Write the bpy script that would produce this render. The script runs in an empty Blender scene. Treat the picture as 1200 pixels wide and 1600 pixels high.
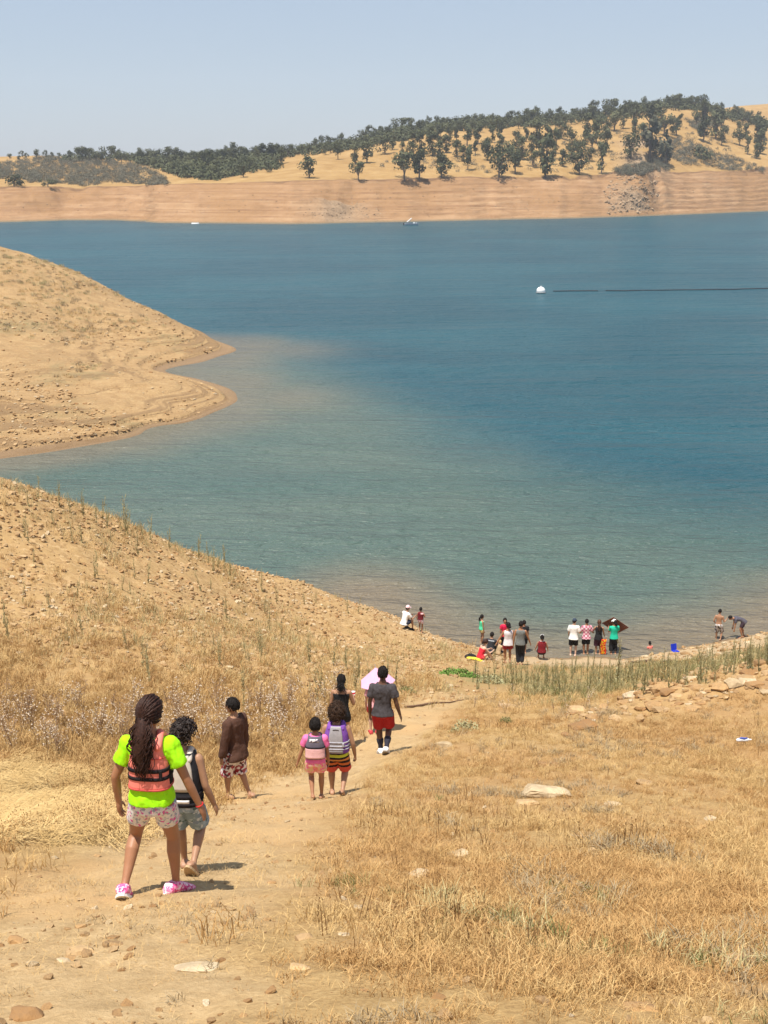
import bpy, bmesh, math, random
import numpy as np
from mathutils import Vector, Matrix
R_ = random.Random(7); RNG = np.random.default_rng(11)
SC = bpy.context.scene; COL = SC.collection
rad = math.radians
# ------------------------------------------------------------------ camera, sky, sun, exposure
FPX = 1900.0; CAM_Z = 21.0; PITCH = math.atan((800 - 275) / FPX)
cd = bpy.data.cameras.new('camera'); cam = bpy.data.objects.new('camera', cd); COL.objects.link(cam)
cam.location = (0, 0, CAM_Z); cam.rotation_euler = (math.pi / 2 - PITCH, 0, 0)
cd.sensor_fit = 'VERTICAL'; cd.sensor_height = 32.0; cd.lens = 32.0 * FPX / 1600.0
cd.clip_start = 0.1; cd.clip_end = 6000; SC.camera = cam
SUN_EL, SUN_AZ = rad(72), math.atan2(-0.66, -0.75)          # azimuth from +Y towards +X: behind and left of the camera
wd = bpy.data.worlds.new('World'); SC.world = wd; wd.use_nodes = True
wn = wd.node_tree.nodes; wl = wd.node_tree.links
bg = wn['Background']; sky = wn.new('ShaderNodeTexSky'); sky.sky_type = 'NISHITA'; sky.sun_disc = False
sky.sun_elevation = SUN_EL; sky.sun_rotation = SUN_AZ; sky.altitude = 300; sky.air_density = 1.25; sky.dust_density = 0.7; sky.ozone_density = 3.0
mx = wn.new('ShaderNodeMix'); mx.data_type = 'RGBA'; mx.inputs[0].default_value = .62; wl.new(sky.outputs[0], mx.inputs[6]); mx.inputs[7].default_value = (4.1, 4.75, 6.05, 1)   # even summer haze over the whole sky
wl.new(mx.outputs[2], bg.inputs[0]); bg.inputs[1].default_value = 0.082
sd = bpy.data.lights.new('sun', 'SUN'); sun = bpy.data.objects.new('sun', sd); COL.objects.link(sun)
sd.energy = 4.7; sd.angle = rad(0.5); sd.color = (1.0, 0.94, 0.84)
S = Vector((math.sin(SUN_AZ) * math.cos(SUN_EL), math.cos(SUN_AZ) * math.cos(SUN_EL), math.sin(SUN_EL)))
sun.rotation_euler = S.to_track_quat('Z', 'Y').to_euler()
vs = SC.view_settings; vs.view_transform = 'Standard'; vs.look = 'None'; vs.gamma = 1; vs.exposure = 0.58; vs.use_curve_mapping = False
SC.render.engine = 'CYCLES'; SC.cycles.use_denoising = True; SC.cycles.max_bounces = 6; SC.cycles.volume_bounces = 0
SC.cycles.transparent_max_bounces = 8

# ------------------------------------------------------------------ pixel <-> place helpers
CP, SP = math.cos(PITCH), math.sin(PITCH)
def ray(px, py):
    u = (np.asarray(px, float) - 600) / FPX; v = (800 - np.asarray(py, float)) / FPX
    return u, CP + v * SP, -SP + v * CP
def at(px, py, Y):
    a, b, c = ray(px, py); t = Y / b
    return np.array([a * t, b * t, CAM_Z + c * t])
def at_z(px, py, z=0.0):
    a, b, c = ray(px, py); t = (z - CAM_Z) / c
    return np.array([a * t, b * t, z + 0 * t])
def project(p):
    x, y, z = p[0], p[1], p[2] - CAM_Z; d = y * CP - z * SP; w = y * SP + z * CP
    return 600 + FPX * x / d, 800 - FPX * w / d
def elev(py):                                   # tangent of elevation of a pixel row on the centre line
    a, b, c = ray(600, py); return c / b

# ------------------------------------------------------------------ noise
def _hash(ix, iy, seed):
    h = (ix * 374761393 + iy * 668265263 + seed * 974711) & 0xffffffff
    h = ((h ^ (h >> 13)) * 1274126177) & 0xffffffff
    return ((h ^ (h >> 16)) & 0xffff) / 65535.0
def vnoise(x, y, seed=0):
    x = np.asarray(x, float); y = np.asarray(y, float)
    ix = np.floor(x).astype(np.int64); iy = np.floor(y).astype(np.int64)
    fx = x - ix; fy = y - iy; fx = fx * fx * (3 - 2 * fx); fy = fy * fy * (3 - 2 * fy)
    a = _hash(ix, iy, seed); b = _hash(ix + 1, iy, seed); c = _hash(ix, iy + 1, seed); d = _hash(ix + 1, iy + 1, seed)
    return (a + (b - a) * fx) * (1 - fy) + (c + (d - c) * fx) * fy - 0.5
def fbm(x, y, o=4, seed=0):
    s = 0; a = 1.0; f = 1.0
    for k in range(o):
        s = s + a * vnoise(x * f, y * f, seed + k * 17); a *= .5; f *= 2.03
    return s
def sstep(a, b, x):
    t = np.clip((np.asarray(x, float) - a) / (b - a), 0, 1); return t * t * (3 - 2 * t)

# ------------------------------------------------------------------ mesh builder
class MB:
    def __init__(s): s.v = []; s.f = []; s.n = 0
    def add(s, v, f):
        v = np.asarray(v, float).reshape(-1, 3); s.v.append(v)
        for q in f: s.f.append(tuple(i + s.n for i in q))
        s.n += len(v)
    def verts(s): return np.concatenate(s.v) if s.v else np.zeros((0, 3))
    def mesh(s, name):
        me = bpy.data.meshes.new(name); me.from_pydata(s.verts().tolist(), [], s.f); me.update(); return me
def link(name, me, m=None, parent=None, smooth=True):
    o = bpy.data.objects.new(name, me); COL.objects.link(o)
    if m is not None and not me.materials: me.materials.append(m)
    if parent is not None: o.parent = parent
    if smooth and len(me.polygons): me.polygons.foreach_set('use_smooth', [True] * len(me.polygons))
    return o
def build(name, mb, m=None, parent=None, smooth=True): return link(name, mb.mesh(name), m, parent, smooth)
def tag(o, label=None, cat=None, group=None, kind=None):
    if label: o['label'] = label
    if cat: o['category'] = cat
    if group: o['group'] = group
    if kind: o['kind'] = kind
    return o
def thing(name, label, cat, loc=(0, 0, 0), rz=0, group=None):
    o = bpy.data.objects.new(name, None); COL.objects.link(o); o.empty_display_size = .1
    o.location = tuple(float(c) for c in loc); o.rotation_euler = (0, 0, rz); return tag(o, label, cat, group)
def ckids(o): return [c for c in KIDS.get(o.name, [])]
KIDS = {}
def dup(root, parts, loc, rz, sc=1.0, label=None, group=None, rot=None):
    r = root.copy(); COL.objects.link(r); r.location = tuple(float(c) for c in loc)
    r.rotation_euler = rot if rot is not None else (0, 0, rz); r.scale = (sc,) * 3 if np.isscalar(sc) else sc
    if label: r['label'] = label
    if group: r['group'] = group
    for p in parts:
        c = p.copy(); COL.objects.link(c); c.parent = r
    return r
def norm(v): v = np.asarray(v, float); return v / (np.linalg.norm(v) + 1e-12)
def tube(mb, pts, radii, seg=10, cap=True, flat=None):
    """round-ended tube along a polyline; flat=(axis, k) squashes the section along an axis"""
    P = [np.asarray(p, float) for p in pts]; Rr = list(radii)
    if cap:
        d0 = norm(P[0] - P[1]); d1 = norm(P[-1] - P[-2])
        pre = [(P[0] + d0 * Rr[0] * math.sin(a), Rr[0] * math.cos(a)) for a in (1.35, .8)]
        post = [(P[-1] + d1 * Rr[-1] * math.sin(a), Rr[-1] * math.cos(a)) for a in (.8, 1.35)]
        P = [p for p, r in pre] + P + [p for p, r in post]; Rr = [r for p, r in pre] + Rr + [r for p, r in post]
    n = len(P); tang = [norm(P[min(i + 1, n - 1)] - P[max(i - 1, 0)]) for i in range(n)]
    up = np.array([0, 0, 1.0]) if abs(tang[0][2]) < .9 else np.array([0, 1.0, 0])
    V = []; a = norm(np.cross(up, tang[0]))
    for i in range(n):
        a = norm(a - tang[i] * np.dot(a, tang[i])); b = np.cross(tang[i], a)
        for k in range(seg):
            t = 2 * math.pi * k / seg; o = a * math.cos(t) + b * math.sin(t)
            if flat is not None: o = o - flat[0] * np.dot(o, flat[0]) * (1 - flat[1])
            V.append(P[i] + o * Rr[i])
    F = [(i * seg + k, i * seg + (k + 1) % seg, (i + 1) * seg + (k + 1) % seg, (i + 1) * seg + k) for i in range(n - 1) for k in range(seg)]
    F.append(tuple(range(seg))[::-1]); F.append(tuple((n - 1) * seg + k for k in range(seg)))
    mb.add(V, F)
def ball(mb, c, r, M=None, nu=14, nv=9):
    """ellipsoid with radii r in frame M (rows = axes)"""
    r = np.ones(3) * r; M = np.eye(3) if M is None else M; V = []
    for j in range(1, nv):
        ph = math.pi * j / nv
        for i in range(nu):
            th = 2 * math.pi * i / nu; V.append((math.sin(ph) * math.cos(th), math.sin(ph) * math.sin(th), math.cos(ph)))
    V += [(0, 0, 1), (0, 0, -1)]; V = (np.array(V) * r) @ M + np.asarray(c)
    F = [(j * nu + i, (j + 1) * nu + i, (j + 1) * nu + (i + 1) % nu, j * nu + (i + 1) % nu) for j in range(nv - 2) for i in range(nu)]
    t, b = (nv - 1) * nu, (nv - 1) * nu + 1
    F += [(t, i, (i + 1) % nu) for i in range(nu)] + [(b, (nv - 2) * nu + (i + 1) % nu, (nv - 2) * nu + i) for i in range(nu)]
    mb.add(V, F)
def box(mb, c, s, M=None):
    M = np.eye(3) if M is None else M
    V = np.array([(x, y, z) for x in (-.5, .5) for y in (-.5, .5) for z in (-.5, .5)]) * np.asarray(s)
    mb.add(V @ M + np.asarray(c), [(0, 1, 3, 2), (4, 6, 7, 5), (0, 4, 5, 1), (2, 3, 7, 6), (0, 2, 6, 4), (1, 5, 7, 3)])
def grid_mesh(name, X, Y, Z, attrs=None):
    nr, nc = X.shape; me = bpy.data.meshes.new(name)
    me.vertices.add(nr * nc); me.vertices.foreach_set('co', np.stack([X, Y, Z], -1).astype(np.float32).ravel())
    i = np.arange((nr - 1) * (nc - 1)); r, c = i // (nc - 1), i % (nc - 1); a = r * nc + c
    q = np.stack([a, a + 1, a + nc + 1, a + nc], -1).astype(np.int32)
    me.loops.add(q.size); me.loops.foreach_set('vertex_index', q.ravel())
    me.polygons.add(len(q)); me.polygons.foreach_set('loop_start', (np.arange(len(q)) * 4).astype(np.int32))
    me.polygons.foreach_set('use_smooth', np.ones(len(q), bool)); me.update(calc_edges=True)
    for k, A in (attrs or {}).items():
        at_ = me.attributes.new(k, 'FLOAT', 'POINT'); at_.data.foreach_set('value', A.astype(np.float32).ravel())
    return me

# ------------------------------------------------------------------ material helper
class NT:
    def __init__(s, name):
        s.m = bpy.data.materials.new(name); s.m.use_nodes = True; s.t = s.m.node_tree; s.p = s.t.nodes['Principled BSDF']
        s._c = None
    def n(s, typ, **kw):
        nd = s.t.nodes.new('ShaderNode' + typ)
        for k, v in kw.items(): setattr(nd, k, v)
        return nd
    def set(s, sock, v):
        if hasattr(v, 'is_output') or isinstance(v, bpy.types.NodeSocket): s.t.links.new(v, sock)
        else:
            if isinstance(v, (tuple, list)) and len(v) == 3 and sock.type == 'RGBA': v = (*v, 1)
            sock.default_value = v
    def co(s, kind='Object', scale=(1, 1, 1)):
        if s._c is None: s._c = s.n('TexCoord')
        o = s._c.outputs[kind] if kind != 'Position' else s.n('NewGeometry').outputs['Position']
        if scale != (1, 1, 1):
            mp = s.n('Mapping'); s.set(mp.inputs[0], o); mp.inputs['Scale'].default_value = scale; o = mp.outputs[0]
        return o
    def noise(s, scale, detail=4, rough=.6, co=None, dist=0):
        nd = s.n('TexNoise'); s.set(nd.inputs['Vector'], co if co is not None else s.co()); nd.inputs['Scale'].default_value = scale
        nd.inputs['Detail'].default_value = detail; nd.inputs['Roughness'].default_value = rough; nd.inputs['Distortion'].default_value = dist
        return nd.outputs['Fac']
    def voro(s, scale, co=None, out='Distance', feature='F1', rnd=1.0):
        nd = s.n('TexVoronoi', feature=feature); s.set(nd.inputs['Vector'], co if co is not None else s.co()); nd.inputs['Scale'].default_value = scale
        nd.inputs['Randomness'].default_value = rnd; return nd.outputs[out]
    def attr(s, name): nd = s.n('Attribute'); nd.attribute_name = name; return nd.outputs['Fac']
    def math(s, op, a, b=0.0, clamp=False):
        nd = s.n('Math', operation=op, use_clamp=clamp); s.set(nd.inputs[0], a); s.set(nd.inputs[1], b); return nd.outputs[0]
    def rng(s, v, a, b, c=0.0, d=1.0):
        nd = s.n('MapRange', interpolation_type='SMOOTHSTEP'); s.set(nd.inputs[0], v)
        for i, x in enumerate((a, b, c, d)): nd.inputs[i + 1].default_value = x
        return nd.outputs[0]
    def mix(s, f, a, b, mode='MIX'):
        nd = s.n('Mix', data_type='RGBA', blend_type=mode); s.set(nd.inputs[0], f); s.set(nd.inputs[6], a); s.set(nd.inputs[7], b); return nd.outputs[2]
    def ramp(s, f, stops, const=False):
        nd = s.n('ValToRGB'); s.set(nd.inputs[0], f); e = nd.color_ramp.elements
        if const: nd.color_ramp.interpolation = 'CONSTANT'
        while len(e) < len(stops): e.new(.5)
        for q, (p, c) in zip(e, stops): q.position = p; q.color = (*c, 1)
        return nd.outputs[0]
    def bump(s, h, strength=.3, dist=.02, fw=None):
        nd = s.n('Bump'); s.set(nd.inputs['Height'], h); nd.inputs['Strength'].default_value = strength; nd.inputs['Distance'].default_value = dist
        if fw is not None and 'Filter Width' in nd.inputs: nd.inputs['Filter Width'].default_value = fw
        s.t.links.new(nd.outputs[0], s.p.inputs['Normal'])
    def done(s, col=None, rough=.8, spec=.3):
        if col is not None: s.set(s.p.inputs['Base Color'], col)
        s.set(s.p.inputs['Roughness'], rough); s.p.inputs['Specular IOR Level'].default_value = spec; return s.m
MATS = {}
def flat(name, c, rough=.8, var=.18, scale=14, spec=.25, bump=.0):
    if name in MATS: return MATS[name]
    t = NT(name); n = t.noise(scale, 4)
    col = t.mix(t.rng(n, .3, .7), tuple(x * (1 - var) for x in c), tuple(min(1, x * (1 + var)) for x in c))
    if bump: t.bump(n, bump, .01)
    MATS[name] = t.done(col, rough, spec); return MATS[name]
def vary(name, c1, c2, rough=.85, objvar=.35, scale=8):
    """surface whose tone differs from instance to instance and along it"""
    t = NT(name); oi = t.n('ObjectInfo').outputs['Random']
    f = t.math('ADD', t.math('MULTIPLY', oi, .65), t.math('MULTIPLY', t.noise(scale, 3), .35))
    return t.done(t.mix(f, c1, c2), rough, .15)
# ------------------------------------------------------------------ NEAR GROUND: control points -> thin-plate surface
def tps_fit(P):
    P = np.array(P, float); XY = P[:, :2] / 30.0; n = len(P)
    d = np.linalg.norm(XY[:, None] - XY[None], axis=2); K = np.where(d > 0, d * d * np.log(d + 1e-9), 0) + np.eye(n) * 1e-4
    Q = np.c_[np.ones(n), XY]; A = np.block([[K, Q], [Q.T, np.zeros((3, 3))]])
    w = np.linalg.solve(A, np.r_[P[:, 2], 0, 0, 0]); return XY, w
def tps_eval(T, x, y):
    XY, w = T; x = np.asarray(x, float) / 30; y = np.asarray(y, float) / 30; n = len(XY)
    z = w[n] + w[n + 1] * x + w[n + 2] * y
    for k in range(n):
        r2 = (x - XY[k, 0]) ** 2 + (y - XY[k, 1]) ** 2; z = z + w[k] * .5 * r2 * np.log(r2 + 1e-12)
    return z
NP = [at(*p) for p in (
    (245, 1395, 7.95), (300, 1362, 8.96), (370, 1250, 16.99), (495, 1250, 15.05), (525, 1243, 15.72), (598, 1178, 20.71), (590, 1150, 22.9),
    (535, 1172, 22.4), (600, 1600, 4.7), (0, 1600, 4.7), (1200, 1600, 5.0), (1200, 1300, 13.3), (900, 1300, 12.6), (700, 1300, 12.3), (900, 1420, 8.4),
    (0, 1400, 8.1), (0, 1180, 20), (0, 1000, 28.5), (0, 870, 35), (0, 754, 40.5), (200, 820, 45), (350, 880, 48.5), (470, 912, 51), (560, 946, 53), (620, 967, 54),
    (200, 1160, 21.5), (200, 1000, 30), (200, 900, 38), (350, 1140, 22.5), (350, 1000, 33), (350, 940, 41), (450, 1130, 24), (450, 1000, 38.5), (460, 955, 45.5), (600, 1060, 33), (600, 1000, 46),
    (750, 1150, 21.3), (660, 1090, 29), (900, 1145, 22.4), (1050, 1105, 24.0), (1200, 1062, 26.2), (1200, 1180, 19.0), (1040, 1200, 17.6),
    (820, 1062, 37.2), (740, 1050, 40), (1000, 1082, 29.5), (1100, 1032, 41), (1200, 1012, 45), (950, 1042, 45), (812, 1040, 42.75), (880, 1090, 28.5), (1200, 1040, 33))]
for px, py in ((657, 990), (720, 1008), (800, 1024), (880, 1029), (960, 1029), (1040, 1019), (1120, 1002), (1210, 984)): NP.append(at_z(px, py))
for px, py in ((700, 985), (800, 985), (900, 985), (1000, 980), (1100, 965)): NP.append(np.array([*at_z(px, py)[:2], -1.0]))
for p in ((0, 0, 19.3), (-14, 0, 19.6), (16, 0, 19.8), (-30, 20, 14), (-26, 34, 13.2), (-34, 55, 6), (-16, 60, -1.2), (-10, 62, -1.6), (-4, 64, -1.6), (3, 66, -2), (12, 70, -3.2), (24, 66, -2.5), (25, 46, 5.0), (24, 25, 11.5), (30, 10, 17), (-22, 52, 3.5)): NP.append(np.array(p, float))
NT_ = tps_fit(NP)
def poly_dist(poly, x, y):
    """signed distance, positive inside"""
    x = np.asarray(x, float); y = np.asarray(y, float); d = np.full(x.shape, 1e9); ins = np.zeros(x.shape, bool); n = len(poly)
    for i in range(n):
        ax, ay = poly[i]; bx, by = poly[(i + 1) % n]; ex, ey = bx - ax, by - ay
        t = np.clip(((x - ax) * ex + (y - ay) * ey) / (ex * ex + ey * ey + 1e-12), 0, 1)
        d = np.minimum(d, np.hypot(x - ax - t * ex, y - ay - t * ey))
        c = ((ay > y) != (by > y)) & (x < (bx - ax) * (y - ay) / (by - ay + 1e-12) + ax); ins ^= c
    return np.where(ins, d, -d)
def smooth_h(x, y): return tps_eval(NT_, x, y)
def hit(fn, px, py, t0=4.0, t1=70.0, n=260):
    """first meeting of the sight lines through (px,py) with a height function"""
    px = np.atleast_1d(np.asarray(px, float)); py = np.atleast_1d(np.asarray(py, float)); out = []
    for k in range(0, len(px), 1500):
        a, b, c = ray(px[k:k + 1500], py[k:k + 1500]); T = (t0 * (t1 / t0) ** np.linspace(0, 1, n))[:, None]
        U = CAM_Z + c * T < fn(a * T, b * T); f = U.any(0); i = np.clip(U.argmax(0), 1, n - 1); lo = T[i - 1, 0]; hi = T[i, 0]
        for _ in range(16):
            m = (lo + hi) / 2; u = CAM_Z + c * m < fn(a * m, b * m); hi = np.where(u, m, hi); lo = np.where(u, lo, m)
        out.append(np.stack([a * hi, b * hi, CAM_Z + c * hi, f]))
    o = np.concatenate(out, 1); return o[0], o[1], o[2], o[3] > .5
PATH_PX = [(-260, 1600), (-200, 1500), (-30, 1400), (90, 1345), (215, 1300), (335, 1240), (420, 1212), (480, 1200), (530, 1165), (575, 1120), (610, 1092), (640, 1078), (700, 1074), (735, 1084), (715, 1112), (660, 1150), (612, 1190), (560, 1222), (505, 1285), (470, 1345), (415, 1410), (390, 1480), (430, 1540), (420, 1600), (400, 1700), (-260, 1700)]
hx, hy, _, _ = hit(smooth_h, [p[0] for p in PATH_PX], [p[1] for p in PATH_PX], t0=2.5)
PATH = list(zip(hx, hy))
RUB_PX = [(880, 1150), (905, 1122), (960, 1108), (1040, 1080), (1110, 1055), (1240, 1025), (1240, 1085), (1100, 1100), (1010, 1120), (930, 1146)]
hx, hy, _, _ = hit(smooth_h, [p[0] for p in RUB_PX], [p[1] for p in RUB_PX]); RUB = list(zip(hx, hy))
def path_w(x, y): return sstep(-.35, .45, poly_dist(PATH, x, y) + .55 * fbm(np.asarray(x) * 1.1, np.asarray(y) * 1.1, 3, 5))
def rub_w(x, y): return sstep(-.9, .5, poly_dist(RUB, x, y) + .8 * fbm(np.asarray(x) * .8, np.asarray(y) * .8, 2, 9))
def hill_w(x, y):                                  # rubbly spur on the left, beyond the gully
    x = np.asarray(x, float); y = np.asarray(y, float)
    return sstep(24, 31, y + .0 * x + 3.0 * fbm(x * .25, y * .25, 3, 3)) * sstep(3.5, -1.0, x - (y - 30) * .16)
def far_right_w(x, y):                             # stony foot of the right slope near the water
    x = np.asarray(x, float); y = np.asarray(y, float)
    return sstep(37, 43, y) * sstep(9.5, 12, x + .8 * fbm(x * .4, y * .4, 2, 8))
def near_h(x, y):
    x = np.asarray(x, float); y = np.asarray(y, float); z = smooth_h(x, y); w = path_w(x, y); r = rub_w(x, y)
    lf = np.clip(y / 12, .35, 1)
    z = z + (1 - .75 * w) * (.10 * lf * fbm(x * .55, y * .55, 3, 21) + .05 * fbm(x * 2.3, y * 2.3, 3, 22)) + .026 * fbm(x * 5.5, y * 5.5, 3, 23) - .05 * w + .075 * w * fbm(x * 1.5, y * 1.5, 4, 24)
    z = z + r * (.30 + .35 * fbm(x * .9, y * .9, 3, 31)) + hill_w(x, y) * .10 * fbm(x * 1.4, y * 1.4, 4, 33)
    return z + .10 * sstep(1.2, .2, z) * fbm(x * .5, y * .5, 3, 35)
nr, nc = 470, 430
yy = 1.0 + 67.0 * (np.linspace(0, 1, nr) ** 1.45); ss = np.linspace(-1, 1, nc)
Yg = np.repeat(yy[:, None], nc, 1); Xg = ss[None] * (9 + .42 * Yg)
Zg = near_h(Xg, Yg); Wp = path_w(Xg, Yg); Wh = hill_w(Xg, Yg); Wr = np.maximum(rub_w(Xg, Yg), far_right_w(Xg, Yg))
beach = sstep(3.4, 1.6, Zg + .5 * fbm(Xg * .3, Yg * .3, 2, 44)) * (1 - Wh * .6)
green = np.exp(-(((Xg - 4.2) / 2.6) ** 2 + ((Yg - 38) / 2.6) ** 2)) + .7 * np.exp(-(((Xg - 8.5) / 5.5) ** 2 + ((Yg - 35.5) / 3.2) ** 2))
def bilin(G, r, c):
    r = np.clip(r, 0, G.shape[0] - 1.001); c = np.clip(c, 0, G.shape[1] - 1.001); i = r.astype(int); j = c.astype(int); u = r - i; v = c - j
    return (G[i, j] * (1 - v) + G[i, j + 1] * v) * (1 - u) + (G[i + 1, j] * (1 - v) + G[i + 1, j + 1] * v) * u
def near_g(x, y):                                  # height of the ground mesh itself
    x = np.asarray(x, float); y = np.asarray(y, float)
    return bilin(Zg, np.clip((y - 1) / 67, 0, 1) ** (1 / 1.45) * (nr - 1), (x / (9 + .42 * y) + 1) / 2 * (nc - 1))
def ground_mat():
    t = NT('dry_ground'); P = t.co('Position')
    big = t.noise(.45, 5, .6, P); mid = t.noise(3.2, 6, .65, P); fine = t.noise(26, 5, .7, P); grit = t.noise(110, 3, .7, P)
    dirt = t.ramp(t.math('ADD', t.math('MULTIPLY', mid, .55), t.math('MULTIPLY', fine, .45)), [(.28, (.29, .19, .09)), (.5, (.45, .31, .158)), (.72, (.60, .44, .245))])
    dirt = t.mix(t.rng(big, .42, .66), dirt, (.49, .32, .155))
    dry = t.ramp(t.math('ADD', t.math('MULTIPLY', fine, .6), t.math('MULTIPLY', mid, .4)), [(.3, (.21, .128, .055)), (.5, (.385, .25, .107)), (.7, (.53, .37, .175))])
    dry = t.mix(t.rng(big, .40, .62, 0, .75), dry, t.mix(fine, (.30, .165, .07), (.46, .29, .13)))
    stony = t.ramp(t.voro(7.5, P, 'Color'), [(.1, (.29, .175, .078)), (.5, (.42, .265, .12)), (.9, (.53, .365, .185))])
    stony = t.mix(t.rng(mid, .38, .62), stony, t.mix(fine, (.32, .195, .085), (.50, .335, .15)))
    sand = t.mix(fine, (.38, .265, .15), (.50, .37, .22))
    c = t.mix(t.attr('path'), dry, dirt); c = t.mix(t.attr('hill'), c, stony)
    c = t.mix(t.math('MULTIPLY', t.attr('rubble'), .7), c, stony); c = t.mix(t.attr('beach'), c, sand)
    c = t.mix(t.math('MULTIPLY', t.attr('green'), t.rng(mid, .35, .6, .2, .85), True), c, t.mix(fine, (.12, .125, .05), (.27, .235, .10)))
    c = t.mix(t.rng(grit, .35, .65, 0, .35), c, t.mix(.5, c, (.2, .13, .07)))
    z = t.n('SeparateXYZ'); t.set(z.inputs[0], P); c = t.mix(t.rng(t.math('ADD', z.outputs[2], t.math('MULTIPLY', mid, .25)), .36, .14), c, (.19, .125, .07))
    t.bump(t.math('ADD', t.math('MULTIPLY', mid, .6), t.math('ADD', t.math('MULTIPLY', fine, .35), t.math('MULTIPLY', grit, .10))), .75, .07)
    return t.done(c, .95, .1)
gme = grid_mesh('ground', Xg, Yg, Zg, dict(path=Wp, hill=Wh, rubble=Wr, beach=beach, green=np.clip(green, 0, 1)))
ground = tag(link('ground', gme, ground_mat()), kind='structure')

# ------------------------------------------------------------------ PROMONTORY across the cove
MP = [at_z(*p) for p in ((-150, 735), (0, 717), (80, 706), (150, 694), (220, 678), (280, 662), (330, 646), (362, 632), (370, 620), (350, 604), (300, 590), (258, 579), (310, 567), (345, 556), (369, 547))]
MP += [at(*p) for p in ((340, 535, 156), (300, 518, 160), (220, 484, 164), (150, 446, 167), (100, 420, 169), (50, 402, 171), (0, 385, 173), (-150, 340, 180), (0, 560, 124), (150, 600, 115), (0, 640, 104.5), (200, 560, 136), (100, 500, 150), (0, 470, 150),
    (250, 625, 112), (310, 612, 116), (150, 520, 150), (-150, 600, 115), (-150, 480, 150), (300, 540, 150), (90, 660, 101), (200, 500, 156))]
for px, py, d in ((370, 625, 9), (372, 547, 8), (300, 640, -9), (100, 690, -12)):
    q = at_z(px, py); MP.append(np.array([q[0] + max(d, 0), q[1] + min(d, 0), -1.6]))
for p in ((-22, 176, -2.5), (-34, 190, -4), (-48, 200, -4), (-60, 212, -3), (-90, 215, 4), (-20, 163, -1.2), (-17, 135, -1.3), (-50, 78, -2)): MP.append(np.array(p, float))
MT_ = tps_fit(MP)
def prom_h(x, y):
    x = np.asarray(x, float); y = np.asarray(y, float); z = tps_eval(MT_, x, y)
    z = z + sstep(.2, 2.5, z) * (.55 * fbm(x * .16, y * .16, 4, 61) + .16 * fbm(x * .9, y * .9, 4, 62))
    st = .42; q = z / st + .35 * fbm(x * .05, y * .05, 2, 63); fr = q - np.floor(q)
    amt = sstep(.05, .25, z) * sstep(3.2, 1.4, z) * np.clip(.85 + 1.2 * vnoise(x * .08, y * .08, 64), 0, 1)
    return z + amt * st * (sstep(.80, .98, fr) - fr) * .95
ny, nx = 560, 260
Yp = np.repeat((76 + 144 * np.linspace(0, 1, ny))[:, None], nx, 1); Xp = -8 + (-92 + 0) * np.linspace(1, 0, nx)[None] * np.ones((ny, 1)) * (Yp / 175 * .75 + .25)
Zp = prom_h(Xp, Yp)
Zp = np.where(poly_dist([(-100, 70), (-36, 70), (-20, 96), (-4, 110), (-4, 165), (-10, 230), (-100, 230)], Xp, Yp) < 0, np.minimum(Zp, -1), Zp)
def prom_mat():
    t = NT('bare_promontory'); P = t.co('Position'); big = t.noise(.06, 5, .6, P); mid = t.noise(.7, 6, .65, P); fine = t.noise(4.5, 5, .7, P)
    c = t.ramp(t.math('ADD', t.math('MULTIPLY', mid, .5), t.math('MULTIPLY', fine, .5)), [(.3, (.25, .15, .07)), (.5, (.385, .25, .122)), (.7, (.50, .35, .18))])
    c = t.mix(t.rng(big, .45, .62, 0, .6), c, t.mix(fine, (.27, .17, .085), (.42, .27, .13)))
    c = t.mix(t.math('MULTIPLY', t.rng(t.noise(.11, 4, .6, P), .52, .66), t.rng(fine, .35, .6, .1, .8)), c, (.23, .185, .095))
    z = t.n('SeparateXYZ'); t.set(z.inputs[0], P); zz = z.outputs[2]
    c = t.mix(t.rng(t.math('ADD', zz, t.math('MULTIPLY', fine, .3)), .42, .2), c, (.25, .165, .095))
    ln = t.rng(t.noise(1.0, 3, .55, t.co('Position', (.035, .035, 5.5))), .53, .59); c = t.mix(t.math('MULTIPLY', t.math('MULTIPLY', ln, t.rng(zz, 3.4, 1.6)), t.rng(mid, .3, .6, .25, .8)), c, (.205, .128, .066))  # wash lines by height, darkened to paint in the shade of the terrace steps
    t.bump(t.math('ADD', mid, fine), .8, .25); return t.done(c, .95, .1)
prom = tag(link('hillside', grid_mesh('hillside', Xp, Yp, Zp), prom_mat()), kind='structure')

# ------------------------------------------------------------------ FAR SHORE
QK = 1.0338
def tab(pts): xs = np.array([(p[0] - 600) / FPX / QK for p in pts]); es = np.array([elev(p[1]) for p in pts]); return lambda q: np.interp(q, xs, es)
e_shore = tab([(-400, 348), (0, 347), (100, 344), (180, 344), (250, 348), (450, 350), (600, 347), (750, 344), (900, 341), (1000, 338), (1100, 334), (1200, 330), (1600, 322)])
e_bank = tab([(-400, 294), (0, 292), (200, 291), (330, 287), (420, 284), (600, 282), (700, 279), (800, 277), (950, 274), (1050, 272), (1120, 270), (1200, 262), (1600, 250)])
e_ridge = tab([(-400, 246), (0, 245), (60, 243), (150, 246), (260, 247), (350, 245), (420, 242), (480, 232), (540, 224), (600, 207), (700, 191), (800, 186), (900, 181), (960, 171), (1000, 163), (1050, 157), (1100, 163), (1150, 176), (1200, 192), (1600, 215)])
e_back = tab([(-400, 264), (0, 264), (400, 258), (500, 246), (600, 226), (800, 205), (1000, 184), (1100, 172), (1140, 166), (1200, 161), (1600, 150)])
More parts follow.
